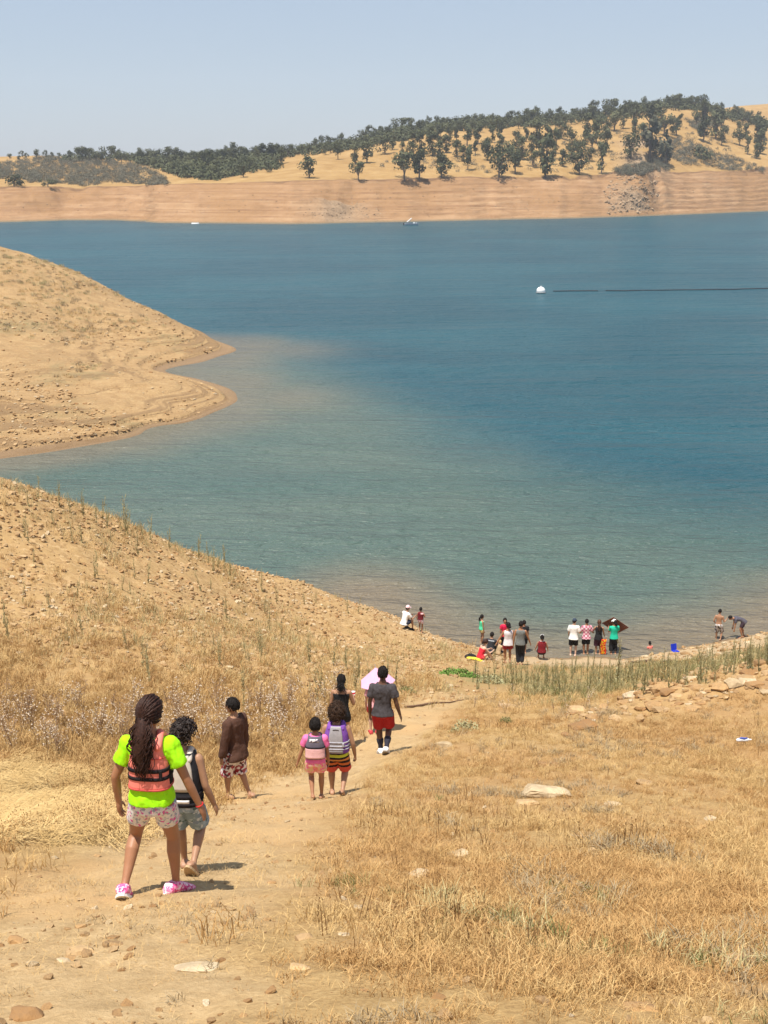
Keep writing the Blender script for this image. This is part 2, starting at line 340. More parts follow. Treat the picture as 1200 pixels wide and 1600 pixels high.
def far_h(x, y):
    x = np.asarray(x, float); y = np.asarray(y, float); q = np.clip(x / np.maximum(y, 1), -.6, .6)
    y0 = 21 / -e_shore(q); y0 = y0 + 5 * fbm(q * 60, q * 0 + 3, 3, 71); d = y - y0
    y1 = y0 + 46; z1 = 21 + e_bank(q) * y1; y2 = y0 + 300; z2 = 21 + e_ridge(q) * y2; y3 = y2 + 260; z3 = 21 + e_back(q) * y3
    tb = np.clip(d / 46, 0, 1); bank = z1 * (tb * .94 + .06 * sstep(0, 1, tb)) + 2.6 * fbm(x * .035, y * .05, 4, 72) * np.sin(np.pi * tb) + .8 * fbm(x * .2, y * .2, 3, 76) * sstep(0, .15, tb)
    q4 = bank / 2.6 + .8 * fbm(x * .012, y * .012, 2, 77); fr = q4 - np.floor(q4); bank = bank + (sstep(.3, .9, fr) - fr) * 1.0 * sstep(.02, .1, tb) * sstep(1, .9, tb)
    bank = bank - 2.4 * sstep(.10, .0, np.abs(vnoise(x * .022 + .15 * vnoise(y * .05, x * .0, 8), y * .004, 75))) * np.sin(np.pi * tb) ** .7 + .5 * fbm(x * .5, y * .5, 2, 70) * np.sin(np.pi * tb)
    th = np.clip((y - y1) / (y2 - y1), 0, 1); hill = z1 + (z2 - z1) * (.8 * th + .2 * np.sin(th * np.pi / 2)) + 4.0 * fbm(x * .014, y * .014, 4, 73) * np.sin(np.pi * th) ** .7
    tk = np.clip((y - y2) / 260, 0, 1.2); back = z2 + (z3 - z2) * sstep(0, 1, tk) - 8 * np.sin(np.pi * np.clip(tk, 0, 1))
    z = np.where(y < y1, bank, np.where(y < y2, hill, back))
    oc = np.exp(-(((q - .205) / .020) ** 2)) * sstep(0, 20, d) * sstep(150, 60, d); z = z + oc * (5.0 + 7 * fbm(x * .07, y * .07, 4, 74) + 2.5 * fbm(x * .25, y * .25, 3, 77))
    return np.where(d < 0, d * .05, z)
nq, nf = 540, 210
qq = np.linspace(-.54, .54, nq); sh0 = 21 / -e_shore(qq); df = np.r_[np.linspace(-25, 52, 95), 52 + 628 * np.linspace(0, 1, nf - 94)[1:] ** 1.3]
Yf = sh0[None] + df[:, None]; Xf = qq[None] * Yf; Zf = far_h(Xf, Yf)
def far_g(x, y):
    x = np.asarray(x, float); y = np.asarray(y, float); q = np.clip(x / np.maximum(y, 1), -.54, .54)
    return bilin(Zf, np.interp(y - np.interp(q, qq, sh0), df, np.arange(nf)), (q / .54 + 1) / 2 * (nq - 1))
BK = np.clip((df[:, None] - 44 + 5 * fbm(Xf * .03, Yf * .03, 3, 78)) / 5, 0, 1) + 0 * Xf
OC = np.exp(-(((Xf / Yf - .203) / .017) ** 2)) * (df[:, None] > 5) * (df[:, None] < 150) * np.clip(.5 + 1.4 * fbm(Xf * .05, Yf * .05, 3, 79), 0, 1) + .8 * np.exp(-(((Xf / Yf + .036) / .02) ** 2)) * (df[:, None] > 0) * (df[:, None] < 24)
def far_mat():
    t = NT('far_bank'); P = t.co('Position'); big = t.noise(.02, 5, .6, P); mid = t.noise(.12, 6, .65, P); fine = t.noise(.8, 5, .7, P)
    lay = t.noise(.9, 4, .6, t.co('Position', (.03, .03, .8)))
    bank = t.ramp(t.math('ADD', t.math('MULTIPLY', lay, .55), t.math('MULTIPLY', mid, .45)), [(.3, (.22, .122, .058)), (.5, (.33, .195, .10)), (.72, (.43, .28, .16))])
    bank = t.mix(t.rng(big, .42, .62, 0, .65), bank, (.29, .165, .075))
    lines = t.rng(t.noise(1.0, 3, .5, t.co('Position', (.012, .012, 1.7))), .55, .60); bank = t.mix(t.math('MULTIPLY', lines, t.rng(mid, .35, .65, .1, .7)), bank, (.20, .105, .05))
    dry = t.ramp(t.math('ADD', t.math('MULTIPLY', big, .4), t.math('MULTIPLY', mid, .6)), [(.3, (.26, .150, .052)), (.5, (.345, .215, .086)), (.7, (.43, .29, .13))])
    rock = t.ramp(fine, [(.3, (.19, .135, .085)), (.6, (.33, .235, .15)), (.8, (.43, .32, .215))])
    c = t.mix(t.attr('upper'), bank, dry); u = t.attr('upper'); c = t.mix(t.math('MULTIPLY', t.math('MULTIPLY', t.rng(u, .02, .3), t.rng(u, .98, .6)), t.rng(mid, .3, .6, .3, .9)), c, (.17, .095, .05)); c = t.mix(t.attr('outcrop'), c, rock)
    z = t.n('SeparateXYZ'); t.set(z.inputs[0], P); c = t.mix(t.rng(z.outputs[2], 1.0, .2), c, (.20, .15, .09))
    t.bump(t.math('ADD', mid, t.math('MULTIPLY', fine, .5)), .8, 1.2); return t.done(c, .95, .1)
tag(link('hills', grid_mesh('hills', Xf, Yf, Zf, dict(upper=BK, outcrop=np.clip(OC, 0, 1))), far_mat()), kind='structure')

# ------------------------------------------------------------------ WATER
wy = 40 * (1100 / 40) ** np.linspace(0, 1, 420); wq = np.linspace(-.62, .62, 260)
Yw = np.repeat(wy[:, None], 260, 1); Xw = wq[None] * Yw
BND = [at_z(*p)[:2] for p in ((330, 548), (440, 520), (520, 560), (640, 625), (760, 672), (900, 735), (1040, 772), (1200, 785), (1500, 800), (1500, 1150), (-400, 1150), (-400, 600))]
sd_ = poly_dist(BND, Xw, Yw)
tg = sstep(-6, 13, sd_ * (1) + 6 * fbm(Xw * .05, Yw * .035, 4, 81)) * (1 - .0 * Yw)
SH = [at_z(*p)[:2] for p in ((560, 940), (657, 990), (720, 1010), (800, 1024), (880, 1029), (960, 1029), (1040, 1019), (1120, 1002), (1210, 984), (1400, 930))]
def line_d(L, x, y):
    d = np.full(x.shape, 1e9)
    for (ax, ay), (bx, by) in zip(L[:-1], L[1:]):
        ex, ey = bx - ax, by - ay; t = np.clip(((x - ax) * ex + (y - ay) * ey) / (ex * ex + ey * ey), 0, 1); d = np.minimum(d, np.hypot(x - ax - t * ex, y - ay - t * ey))
    return d
PL = [at_z(*p)[:2] for p in ((-150, 735), (0, 718), (150, 695), (280, 663), (345, 645), (370, 625), (345, 605), (255, 579), (310, 566), (369, 547), (330, 530))]
tb1 = sstep(8.5, 0, line_d(SH, Xw, Yw) + 3 * fbm(Xw * .12, Yw * .1, 3, 82))
tb2 = sstep(11, 0, line_d(PL, Xw, Yw) + 6 * fbm(Xw * .07, Yw * .05, 3, 83)) * .65
TIP = at_z(372, 625)[:2]; TIP2 = at_z(376, 545)[:2]
tb2 = np.maximum(tb2, .55 * np.exp(-(((Xw - TIP[0] - 4) / 6) ** 2 + ((Yw - TIP[1] - 1) / 9) ** 2))); tb2 = np.maximum(tb2, .5 * np.exp(-(((Xw - TIP2[0] - 6) / 7) ** 2 + ((Yw - TIP2[1] + 1) / 9) ** 2)))
q_ = Xw / Yw; dsf = 21 / -e_shore(np.clip(q_, -.6, .6)) - Yw; tb3 = sstep(12, 0, dsf) * .45
shal = sstep(5.0, 0, line_d(SH, Xw, Yw))
def water_mat():
    t = NT('lake_water'); P = t.co('Position'); n1 = t.noise(.028, 5, .6, t.co('Position', (.6, 1, 1)), .5)
    n2 = t.noise(.35, 4, .6, t.co('Position', (.35, 1, 1)))
    deep = t.mix(t.rng(n1, .38, .64), (.009, .062, .085), (.013, .078, .102))
    gr = t.mix(t.rng(n1, .35, .65), (.058, .102, .090), (.086, .120, .100))
    c = t.mix(t.attr('turbid'), deep, gr); br = t.mix(n2, (.150, .124, .084), (.19, .153, .106))
    c = t.mix(t.attr('silt'), c, br)
    w1 = t.noise(.85, 3, .6, t.co('Position', (.38, 1.0, 1)), .7); w2 = t.noise(3.0, 3, .6, t.co('Position', (.45, 1.0, 1)), .5); w3 = t.noise(.22, 3, .55, t.co('Position', (.4, 1, 1)), .6)
    h = t.math('ADD', t.math('MULTIPLY', w1, .42), t.math('ADD', t.math('MULTIPLY', w2, .17), t.math('ADD', t.math('MULTIPLY', w3, .6), t.math('MULTIPLY', t.noise(.09, 3, .6, t.co('Position', (.22, 1, 1)), .6), 1.6))))
    t.bump(h, 1.0, 1.9, .02); t.p.inputs['IOR'].default_value = 1.333
    return t.done(c, .30, .24)
tag(link('water', grid_mesh('water', Xw, Yw, 0 * Xw, dict(turbid=tg, silt=np.maximum(np.maximum(tb1, tb2), tb3))), water_mat()), kind='structure')
# ------------------------------------------------------------------ GRASS AND STONES (masses)
def ground_hit(px, py): return hit(near_g, px, py)
def tuft(n, h, spread, lean, w=.006, bend=.35, seedh=False):
    mb = MB()
    for _ in range(n):
        a = R_.uniform(0, 6.283); r = spread * math.sqrt(R_.random()); x, y = r * math.cos(a), r * math.sin(a)
        a2 = R_.uniform(0, 6.283); hh = h * R_.uniform(.45, 1.1); ln = lean * R_.uniform(.3, 1.2)
        dx, dy = math.cos(a2) * ln, math.sin(a2) * ln; a3 = R_.uniform(0, 3.14); wx, wy = math.cos(a3) * w, math.sin(a3) * w
        b = R_.uniform(.6, 1.4) * bend
        p0 = (x, y, -.015); p1 = (x + dx * hh * .5, y + dy * hh * .5, hh * .55); p2 = (x + dx * hh * (1 + b), y + dy * hh * (1 + b), hh * (1 - .35 * b))
        V = [(p0[0] - wx, p0[1] - wy, p0[2]), (p0[0] + wx, p0[1] + wy, p0[2]), (p1[0] + wx * .8, p1[1] + wy * .8, p1[2]), (p1[0] - wx * .8, p1[1] - wy * .8, p1[2]), p2]
        F = [(0, 1, 2, 3), (3, 2, 4)]
        if seedh:
            q = np.array(p2); e = w * 1.3
            V += [tuple(q + (-e, 0, -e * 2)), tuple(q + (e, 0, -e * 2)), tuple(q + (0, e, e * 2.5)), tuple(q + (0, -e, 0))]; F += [(5, 6, 7), (5, 6, 8), (6, 7, 8)]
        mb.add(V, F)
    return mb
def scatter(name, variants, P, rz, sc, tilt=None, kind='stuff'):
    """one object: points carrying instances of a few small meshes"""
    lib = bpy.data.collections.new(name + '_pieces')
    for k, o in enumerate(variants): lib.objects.link(o)
    n = len(P); me = bpy.data.meshes.new(name); me.vertices.add(n); me.vertices.foreach_set('co', np.asarray(P, np.float32).ravel())
    rot = np.zeros((n, 3), np.float32); rot[:, 2] = rz
    if tilt is not None: rot[:, 0] = tilt[0]; rot[:, 1] = tilt[1]
    a = me.attributes.new('rot', 'FLOAT_VECTOR', 'POINT'); a.data.foreach_set('vector', rot.ravel())
    a = me.attributes.new('sc', 'FLOAT', 'POINT'); a.data.foreach_set('value', np.asarray(sc, np.float32))
    a = me.attributes.new('pick', 'INT', 'POINT'); a.data.foreach_set('value', RNG.integers(0, len(variants), n).astype(np.int32))
    g = bpy.data.node_groups.new(name, 'GeometryNodeTree'); g.interface.new_socket('Geometry', in_out='INPUT', socket_type='NodeSocketGeometry'); g.interface.new_socket('Geometry', in_out='OUTPUT', socket_type='NodeSocketGeometry')
    N = g.nodes; L = g.links; gi = N.new('NodeGroupInput'); go = N.new('NodeGroupOutput'); ip = N.new('GeometryNodeInstanceOnPoints'); ci = N.new('GeometryNodeCollectionInfo')
    ci.inputs['Collection'].default_value = lib; ci.inputs['Separate Children'].default_value = True; ci.inputs['Reset Children'].default_value = True
    def na(nm, ty):
        q = N.new('GeometryNodeInputNamedAttribute'); q.data_type = ty; q.inputs['Name'].default_value = nm; return q.outputs['Attribute']
    L.new(gi.outputs[0], ip.inputs['Points']); L.new(ci.outputs[0], ip.inputs['Instance']); ip.inputs['Pick Instance'].default_value = True
    L.new(na('pick', 'INT'), ip.inputs['Instance Index']); L.new(na('rot', 'FLOAT_VECTOR'), ip.inputs['Rotation']); L.new(na('sc', 'FLOAT'), ip.inputs['Scale']); L.new(ip.outputs[0], go.inputs[0])
    o = bpy.data.objects.new(name, me); COL.objects.link(o); md = o.modifiers.new('scatter', 'NODES'); md.node_group = g
    return tag(o, kind=kind)
def free(name, mb, m, smooth=False):
    me = mb.mesh(name); me.materials.append(m); return bpy.data.objects.new(name, me)
straw = vary('straw', (.42, .255, .095), (.62, .45, .215)); rust = vary('rust_grass', (.345, .19, .068), (.54, .345, .15)); gold = vary('golden_grass', (.35, .215, .075), (.65, .475, .225))
greyw = vary('grey_weed', (.24, .185, .11), (.40, .31, .19)); greeng = vary('green_weed', (.10, .12, .035), (.25, .235, .09)); pale = vary('pale_stalk', (.33, .29, .14), (.50, .42, .22))
def sample(n, y0, y1, pw=1.6, margin=1.12):
    y = y0 + (y1 - y0) * RNG.random(n) ** pw; x = (RNG.random(n) * 2 - 1) * (.325 * y * margin + .6); return x, y
def accept(x, y, w): m = RNG.random(len(x)) < w; return x[m], y[m]
def in_view(x, y, m=40):
    z = near_g(x, y); px, py = project((x, y, z)); k = (px > -m) & (px < 1200 + m) & (py > 600) & (py < 1600 + 2.5 * m); return x[k], y[k], z[k]
def trample(x, y): return np.clip(.55 + 1.5 * fbm(x * .55, y * .55, 3, 91), .05, 1)
def put(name, variants, x, y, s0, s1, tl=.15):
    x, y, z = in_view(x, y); n = len(x)
    s = RNG.uniform(s0, s1, n) * np.clip(.45 + y / 16, .6, 1) * (1 + .35 * np.clip(fbm(x * .7, y * .7, 2, 92), -1, 1))
    return scatter(name, variants, np.c_[x, y, z], RNG.uniform(0, 6.28, n), s, (RNG.normal(0, tl, n), RNG.normal(0, tl, n)))
def RIGHT(x, y): return sstep(-.3, 1.0, x - np.interp(y, [0, 6, 9, 12, 16, 20, 26, 30], [-.7, -.5, -.6, -.75, -.6, .3, 1.6, 2.2])) * (1 - path_w(x, y)) * sstep(33, 27, y)
# right slope: dry short grass, rust and straw patches, grey weeds between
def patchy(x, y): return np.clip(.07 + .25 * sstep(8.5, 13, y) + 1.4 * sstep(-.28, .30, fbm(x * .5, y * .5, 4, 101)), .03, 1) * np.clip(.35 + 1.6 * sstep(-.25, .2, fbm(x * 2.2, y * 2.2, 3, 102)), .2, 1)
def tone(x, y): return sstep(-.26, .10, fbm(x * .42 + 11, y * .42, 4, 103) + .25 * vnoise(x * 2.5, y * 2.5, 104))
T1 = [free('tuft', tuft(26, .15, .13, .9, .0032, .4), straw) for _ in range(3)] + [free('tuft', tuft(22, .08, .14, 2.0, .003, .25), straw) for _ in range(3)] + [free('tuft', tuft(14, .21, .08, .5, .0028, .35, True), straw) for _ in range(2)]
x, y = sample(60000, 3.6, 32, 1.5); x, y = accept(x, y, RIGHT(x, y) * patchy(x, y) * (.12 + .88 * tone(x, y)) * (1 - .75 * rub_w(x, y))); put('straw_grass', T1, x, y, .38, .95)
T1 = [free('tuft', tuft(24, .10, .12, 1.4, .0034, .3), rust) for _ in range(4)] + [free('tuft', tuft(20, .14, .1, .8, .003, .35, True), rust) for _ in range(2)]
x, y = sample(60000, 3.6, 32, 1.5); x, y = accept(x, y, RIGHT(x, y) * patchy(x, y) * (1 - .9 * tone(x, y)) * (1 - .75 * rub_w(x, y))); put('rust_grass', T1, x, y, .38, .95)
T2 = [free('tuft', tuft(22, .12, .10, 1.1, .004, .3), greyw) for _ in range(3)]
x, y = sample(6000, 3.6, 30, 1.4); x, y = accept(x, y, np.clip(RIGHT(x, y) + .10, 0, 1) * sstep(.05, .3, fbm(x * .7, y * .7, 3, 95)) * (1 - path_w(x, y) * .9)); put('grey_weeds', T2, x, y, .6, 1.3)
T3 = [free('tuft', tuft(30, .14, .09, .8, .004, .3), greeng)] + [free('tuft', tuft(30, .16, .10, .8, .004, .3), pale)]
x, y = sample(1300, 4, 16, 1.2); x, y = accept(x, y, RIGHT(x, y) * sstep(.22, .4, fbm(x * .6 + 7, y * .6, 3, 96))); put('green_weeds', T3, x, y, .6, 1.2)
# dark little seed stalks standing on the right slope
T4 = [free('stalk', tuft(3, .26, .04, .15, .004, .1, True), vary('brown_stalk', (.19, .11, .045), (.30, .18, .08))) for _ in range(3)]
x, y = sample(2400, 6, 26, 1.1); x, y = accept(x, y, RIGHT(x, y) * sstep(.0, .25, fbm(x * .4, y * .4, 2, 97))); put('seed_stalks', T4, x, y, .6, 1.15, .1)
# thin straw litter over the worn ground
T5 = [free('litter', tuft(14, .03, .22, 4.5, .003, .2), straw) for _ in range(3)]
x, y = sample(10000, 3.6, 26, 1.4); x, y = accept(x, y, .18 + .6 * sstep(-.1, .25, fbm(x * .8, y * .8, 3, 98))); put('straw_litter', T5, x, y, .28, .75, .05)
x, y = sample(16000, 3.6, 24, 1.2); x, y = accept(x, y, (.03 + .97 * sstep(.02, .32, fbm(x * .75, y * 1.3, 4, 105))) * sstep(.2, 1, path_w(x, y) + .4 * (x < -.8)) * sstep(-.6, -1.0, x - np.interp(y, [4, 9, 14, 20], [.6, .2, -.4, .2]))); put('trampled_grass', [free('tuft', tuft(16, .06, .13, 1.8, .003, .3), straw), free('tuft', tuft(16, .05, .13, 1.8, .003, .3), rust), free('tuft', tuft(14, .08, .1, 1.2, .003, .3), greyw)], x, y, .3, .75)
# left of the path
def LEFT(x, y): return (1 - path_w(x, y)) * sstep(.3, -.5, x - np.interp(y, [0, 6, 9, 12, 16, 20, 26, 30, 34], [-.9, -.9, -1, -1.4, -1.9, -.4, .6, 1.4, 1.6]))
GOLD = [(p[0], p[1]) for p in zip(*ground_hit(np.array([-120, 40, 110, 165, 185, 120, 40, -120]), np.array([1200, 1205, 1218, 1240, 1268, 1290, 1308, 1325]))[:2])]
def gold_w(x, y): return sstep(-.8, .8, poly_dist(GOLD, x, y) + .9 * fbm(x, y, 2, 41))
def lying(n, L, sp, w):
    mb = MB()
    for _ in range(n):
        a = R_.gauss(-.5, .35); x, y = R_.uniform(-sp, sp), R_.uniform(-sp, sp); l = L * R_.uniform(.6, 1.15); d = np.array([math.cos(a), math.sin(a), 0]); s = np.array([-d[1], d[0], 0]) * w
        p = np.array([x, y, 0.0]); q = p + d * l * .45 + (0, 0, l * R_.uniform(.14, .42)); r = p + d * l + (0, 0, l * R_.uniform(.05, .45)); mb.add([p - s, p + s, q + s, q - s, r], [(0, 1, 2, 3), (3, 2, 4)])
    return mb
T6 = [free('tuft', lying(42, .45, .2, .0034), gold) for _ in range(4)]
x, y = sample(20000, 9, 24, 1.1); x, y = accept(x, y, gold_w(x, y) * np.clip(.06 + 1.2 * sstep(-.3, .2, fbm(x * 1.1, y * .6, 3, 42)), 0, 1)); x, y, z = in_view(x, y); n = len(x)
scatter('golden_grass', T6, np.c_[x, y, z], RNG.normal(.1, .5, n), RNG.uniform(.6, 1.15, n))
x, y = sample(52000, 6, 36, 1.15); x, y = accept(x, y, LEFT(x, y) * (1 - gold_w(x, y)) * (1 - hill_w(x, y) * .93) * np.clip(.3 + .9 * trample(x, y), 0, 1) * np.where(y < 11.5, .05, 1))
put('bank_grass', [free('tuft', tuft(24, .26, .14, .5, .0045, .45, True), rust) for _ in range(2)] + [free('tuft', tuft(24, .24, .15, .7, .0040, .45), straw) for _ in range(4)], x, y, .55, 1.25)
x, y = sample(14000, 26, 56, .9); x, y = accept(x, y, hill_w(x, y) * (.05 + .95 * sstep(.02, .3, fbm(x * .28, y * .28, 4, 99))) * .75)
put('hillside_grass', [free('tuft', tuft(16, .26, .2, .5, .006, .4), straw) for _ in range(2)] + [free('tuft', tuft(12, .32, .2, .4, .006, .4), pale) for _ in range(2)], x, y, .5, 1.15)
def apron(x, y): return sstep(24, 28, y) * sstep(44, 38, y) * (1 - path_w(x, y)) * sstep(2.8, 4.5, x)
x, y = sample(16000, 24, 46, .9); x, y = accept(x, y, apron(x, y) * (.1 + .9 * sstep(-.15, .25, fbm(x * .5, y * .5, 3, 90))))
put('weedy_grass', [free('tuft', tuft(18, .30, .16, .4, .006, .35), greeng) for _ in range(2)] + [free('tuft', tuft(18, .32, .16, .4, .006, .4, True), pale) for _ in range(3)] + [free('tuft', tuft(14, .24, .16, .5, .006, .4), straw) for _ in range(2)], x, y, .5, 1.15)

def rock_mesh(seed, flatk=.5, n=9, chop=6):
    """angular stone: convex hull of points on a squashed ball, cut by a few planes"""
    r = random.Random(seed); bm = bmesh.new(); pts = []
    for _ in range(n + chop):
        d = np.array([r.gauss(0, 1), r.gauss(0, 1), r.gauss(0, 1)]); d /= np.linalg.norm(d); d *= r.uniform(.8, 1.1); d = np.clip(d, -.78, .78); pts.append((d[0] * .62, d[1] * .5, d[2] * flatk * .55 + flatk * .16))
    for p in pts: bm.verts.new(p)
    bmesh.ops.convex_hull(bm, input=bm.verts); bmesh.ops.delete(bm, geom=[v for v in bm.verts if not v.link_faces], context='VERTS')
    V = [tuple(v.co) for v in bm.verts]; ix = {v: i for i, v in enumerate(bm.verts)}; F = [tuple(ix[v] for v in f.verts) for f in bm.faces]; bm.free(); return V, F
def stone_mat(name, a, b):
    t = NT(name); oi = t.n('ObjectInfo').outputs['Random']; c = t.mix(oi, a, b); m = t.noise(5, 5, .7)
    c = t.mix(t.rng(m, .35, .65), t.mix(.5, c, (.20, .13, .075)), c); t.bump(t.noise(14, 4), .5, .03); return t.done(c, .92, .12)
ST = [stone_mat('tan_stone', (.30, .18, .082), (.55, .38, .20)), stone_mat('ochre_stone', (.29, .155, .062), (.46, .285, .13)), stone_mat('pale_stone', (.46, .345, .20), (.64, .52, .35))]
ROCKS = []
for k in range(8):
    me = bpy.data.meshes.new('stone'); v, f = rock_mesh(300 + k, (.34, .5, .7, .42)[k % 4]); me.from_pydata(v, [], f); me.materials.append(ST[(0, 1, 0, 2, 0, 1, 0, 1)[k]]); ROCKS.append(me)
lib = [bpy.data.objects.new('stone_piece', m) for m in ROCKS]
def stones(name, x, y, s, sink=.25):
    z = near_g(x, y) + s * .02; n = len(x); return scatter(name, lib, np.c_[x, y, z], RNG.uniform(0, 6.28, n), s, (RNG.normal(0, .25, n), RNG.normal(0, .25, n)))
x, y = sample(42000, 24, 58, .8); x, y = accept(x, y, hill_w(x, y) * np.clip(.25 + 1.6 * sstep(-.25, .2, fbm(x * .3, y * .3, 4, 88)), 0, 1)); x, y, z = in_view(x, y)
stones('hillside_rubble', x, y, .042 + .175 * RNG.random(len(x)) ** 2.5)
x, y = sample(12000, 18, 56, .8); x, y = accept(x, y, np.maximum(rub_w(x, y) * .9, far_right_w(x, y) * .7)); x, y, z = in_view(x, y); stones('slope_rubble', x, y, .06 + .2 * RNG.random(len(x)) ** 2.2)
x, y = sample(15000, 3.8, 34, 1.3); x, y = accept(x, y, .16 + .7 * path_w(x, y) * sstep(-.05, .3, fbm(x * .9, y * .9, 2, 87))); x, y, z = in_view(x, y); stones('path_gravel', x, y, .014 + .075 * RNG.random(len(x)) ** 4)
x, y = sample(2200, 36, 54, .8); x, y = accept(x, y, .35 * sstep(2.2, 5, x)); x, y, z = in_view(x, y); stones('beach_stones', x[z > .03], y[z > .03], .05 + .15 * RNG.random((z > .03).sum()) ** 3)

# stones on the promontory: a scatter too far to pick apart singly
px = RNG.uniform(-170, 370, 11000); py = RNG.uniform(380, 725, 11000); hx, hy, hz, f = hit(prom_h, px, py, 70, 215, 300)
k = f & (hz > .15) & (RNG.random(len(px)) < np.clip(.12 + .9 * sstep(-.1, .3, fbm(hx * .09, hy * .09, 4, 66)) + .4 * (hz < .8), 0, 1)); hx, hy, hz = hx[k], hy[k], hz[k]
scatter('promontory_rubble', lib, np.c_[hx, hy, hz], RNG.uniform(0, 6.28, len(hx)), .10 + .36 * RNG.random(len(hx)) ** 3)
T7 = [free('tuft', tuft(30, .55, .5, .5, .02, .3), greyw), free('tuft', tuft(26, .5, .5, .6, .02, .3), pale), free('tuft', tuft(26, .4, .5, .6, .02, .3), straw)]
px = RNG.uniform(-170, 330, 4200); py = RNG.uniform(380, 660, 4200); hx, hy, hz, f = hit(prom_h, px, py, 70, 215, 300)
k = f & (hz > 2.2) & (RNG.random(len(px)) < sstep(.05, .35, fbm(hx * .07 + 5, hy * .07, 4, 67))); hx, hy, hz = hx[k], hy[k], hz[k]
scatter('promontory_grass', T7, np.c_[hx, hy, hz], RNG.uniform(0, 6.28, len(hx)), RNG.uniform(.4, 1, len(hx)))

# ------------------------------------------------------------------ SINGLE STONES
def weather(v, fc, seed):
    bm = bmesh.new(); vs_ = [bm.verts.new(p) for p in v]; [bm.faces.new([vs_[i] for i in f]) for f in fc]
    bmesh.ops.triangulate(bm, faces=bm.faces); bmesh.ops.subdivide_edges(bm, edges=bm.edges, cuts=3, use_grid_fill=True); bmesh.ops.smooth_vert(bm, verts=bm.verts, factor=.35, use_axis_x=True, use_axis_y=True, use_axis_z=True); bm.normal_update()
    for q in bm.verts: q.co += q.normal * float(.055 * fbm(q.co.x * 4 + q.co.z * 3 + seed, q.co.y * 4 + q.co.z * 2, 4, seed))
    V = np.array([q.co[:] for q in bm.verts]); ix = {q: i for i, q in enumerate(bm.verts)}; F = [tuple(ix[q] for q in f.verts) for f in bm.faces]; bm.free(); return V, F
def stone(label, px, py, wpx, fl=.5, m=0, seed=None, rz=None, hpx=None, group=None, sinkk=.3, asp=.8):
    x, y, z, f = ground_hit(np.array([px]), np.array([py])); x, y, z = float(x[0]), float(y[0]), float(z[0])
    w = wpx / FPX * math.hypot(y, CAM_Z - z); v, fc = rock_mesh(seed if seed is not None else int(px * 7 + py), .7, 16, 8); v = np.array(v)
    if group is None: v, fc = weather(v, fc, int(px))
    v /= (v.max(0) - v.min(0)); v *= (w, w * asp, w * fl); me = bpy.data.meshes.new('stone'); me.from_pydata(v.tolist(), [], fc); me.materials.append(ST[m])
    o = bpy.data.objects.new('stone', me); COL.objects.link(o); gz = float(near_g(x, y)); o.location = (x, y, gz - w * fl * sinkk + w * fl * .12)
    slope = math.atan(float(near_g(x, y + .3) - near_h(x, y - .3)) / .6); o.rotation_euler = (slope * .8, 0, R_.uniform(-.4, .4) if rz is None else rz); return tag(o, label, 'stone', group)
FORE = [
 ('reddish brown stone at the near left corner of the dirt path', 40, 1590, 50, .55, 1), ('large flat white rock slab set in the near dirt path', 306, 1513, 70, .16, 2),
 ('knobbly tan stone beside two chips on the left of the near path', 128, 1490, 44, .55, 0), ('small pale chip touching the knobbly tan stone on the near path', 98, 1502, 22, .4, 2),
 ('wedge shaped brown stone at the left edge of the near path', 28, 1472, 30, .5, 1), ('small dark stone on the path below the girl in pink shoes', 127, 1449, 18, .5, 1), ('flat thin tan stone on the path behind the knobbly one', 178, 1475, 34, .22, 0),
 ('small bright white stone at the right edge of the path', 560, 1419, 15, .7, 2), ('tan angular stone half buried in grass right of the path', 475, 1467, 26, .6, 0), ('low flat sandy stone in short grass below the angular one', 470, 1512, 34, .25, 0),
 ('blocky pale stone in the dry grass, nearest of the pair uphill', 655, 1368, 34, .5, 2), ('flat pale stone in the dry grass, upper one of the pair uphill', 709, 1336, 44, .28, 2),
 ('biggest flat topped slab in the dry grass, mossy at one end', 851, 1242, 84, .34, 2), ('small crumbly stone in front of the biggest flat slab', 822, 1257, 36, .4, 0), ('thin flat stone beside the tall brown weeds on the slope', 1013, 1224, 36, .22, 0), ('chip of pale stone lower than the thin flat stone', 957, 1258, 28, .35, 2),
 ('upright narrow white stone alone on the right grass slope', 1111, 1281, 20, .6, 2), ('dark brown tilted slab at the lower end of the rubble line', 912, 1136, 46, .42, 1), ('smaller dark slab standing behind the tilted brown slab', 928, 1122, 26, .5, 1), ('black shadowed stone at the foot of the rubble line', 884, 1150, 18, .6, 1),
 ('cracked stone pair beside the grey weed clump near the stick', 793, 1106, 30, .55, 0), ('pale stone in low grass where the path bends', 693, 1167, 32, .5, 2), ('flat ochre stone lying alone in the short grass of the slope', 862, 1196, 42, .2, 1), ('pointed pale stone in grass above the near bare mound', 1167, 1508, 78, .3, 1),
 ('lumpy ochre stone at the bottom edge of the dry grass', 1003, 1578, 56, .3, 1), ('dark lone stone on the path behind the boy in white vest', 424, 1380, 15, .5, 1), ('bare sandy stone in grass right of the blocky pale stone', 905, 1306, 38, .25, 0), ('tiny pale stone near the tan angular stone by path', 537, 1462, 18, .5, 2)]
for a in FORE: stone(*a[:5], m=a[5])
n = 0; G = 'stones of the rubble line on the right slope'
cand = [(R_.uniform(880, 1215), R_.uniform(1030, 1152)) for _ in range(700)]
cx, cy, cz, cf = ground_hit(np.array([c[0] for c in cand]), np.array([c[1] for c in cand])); cw = rub_w(cx, cy); used = []
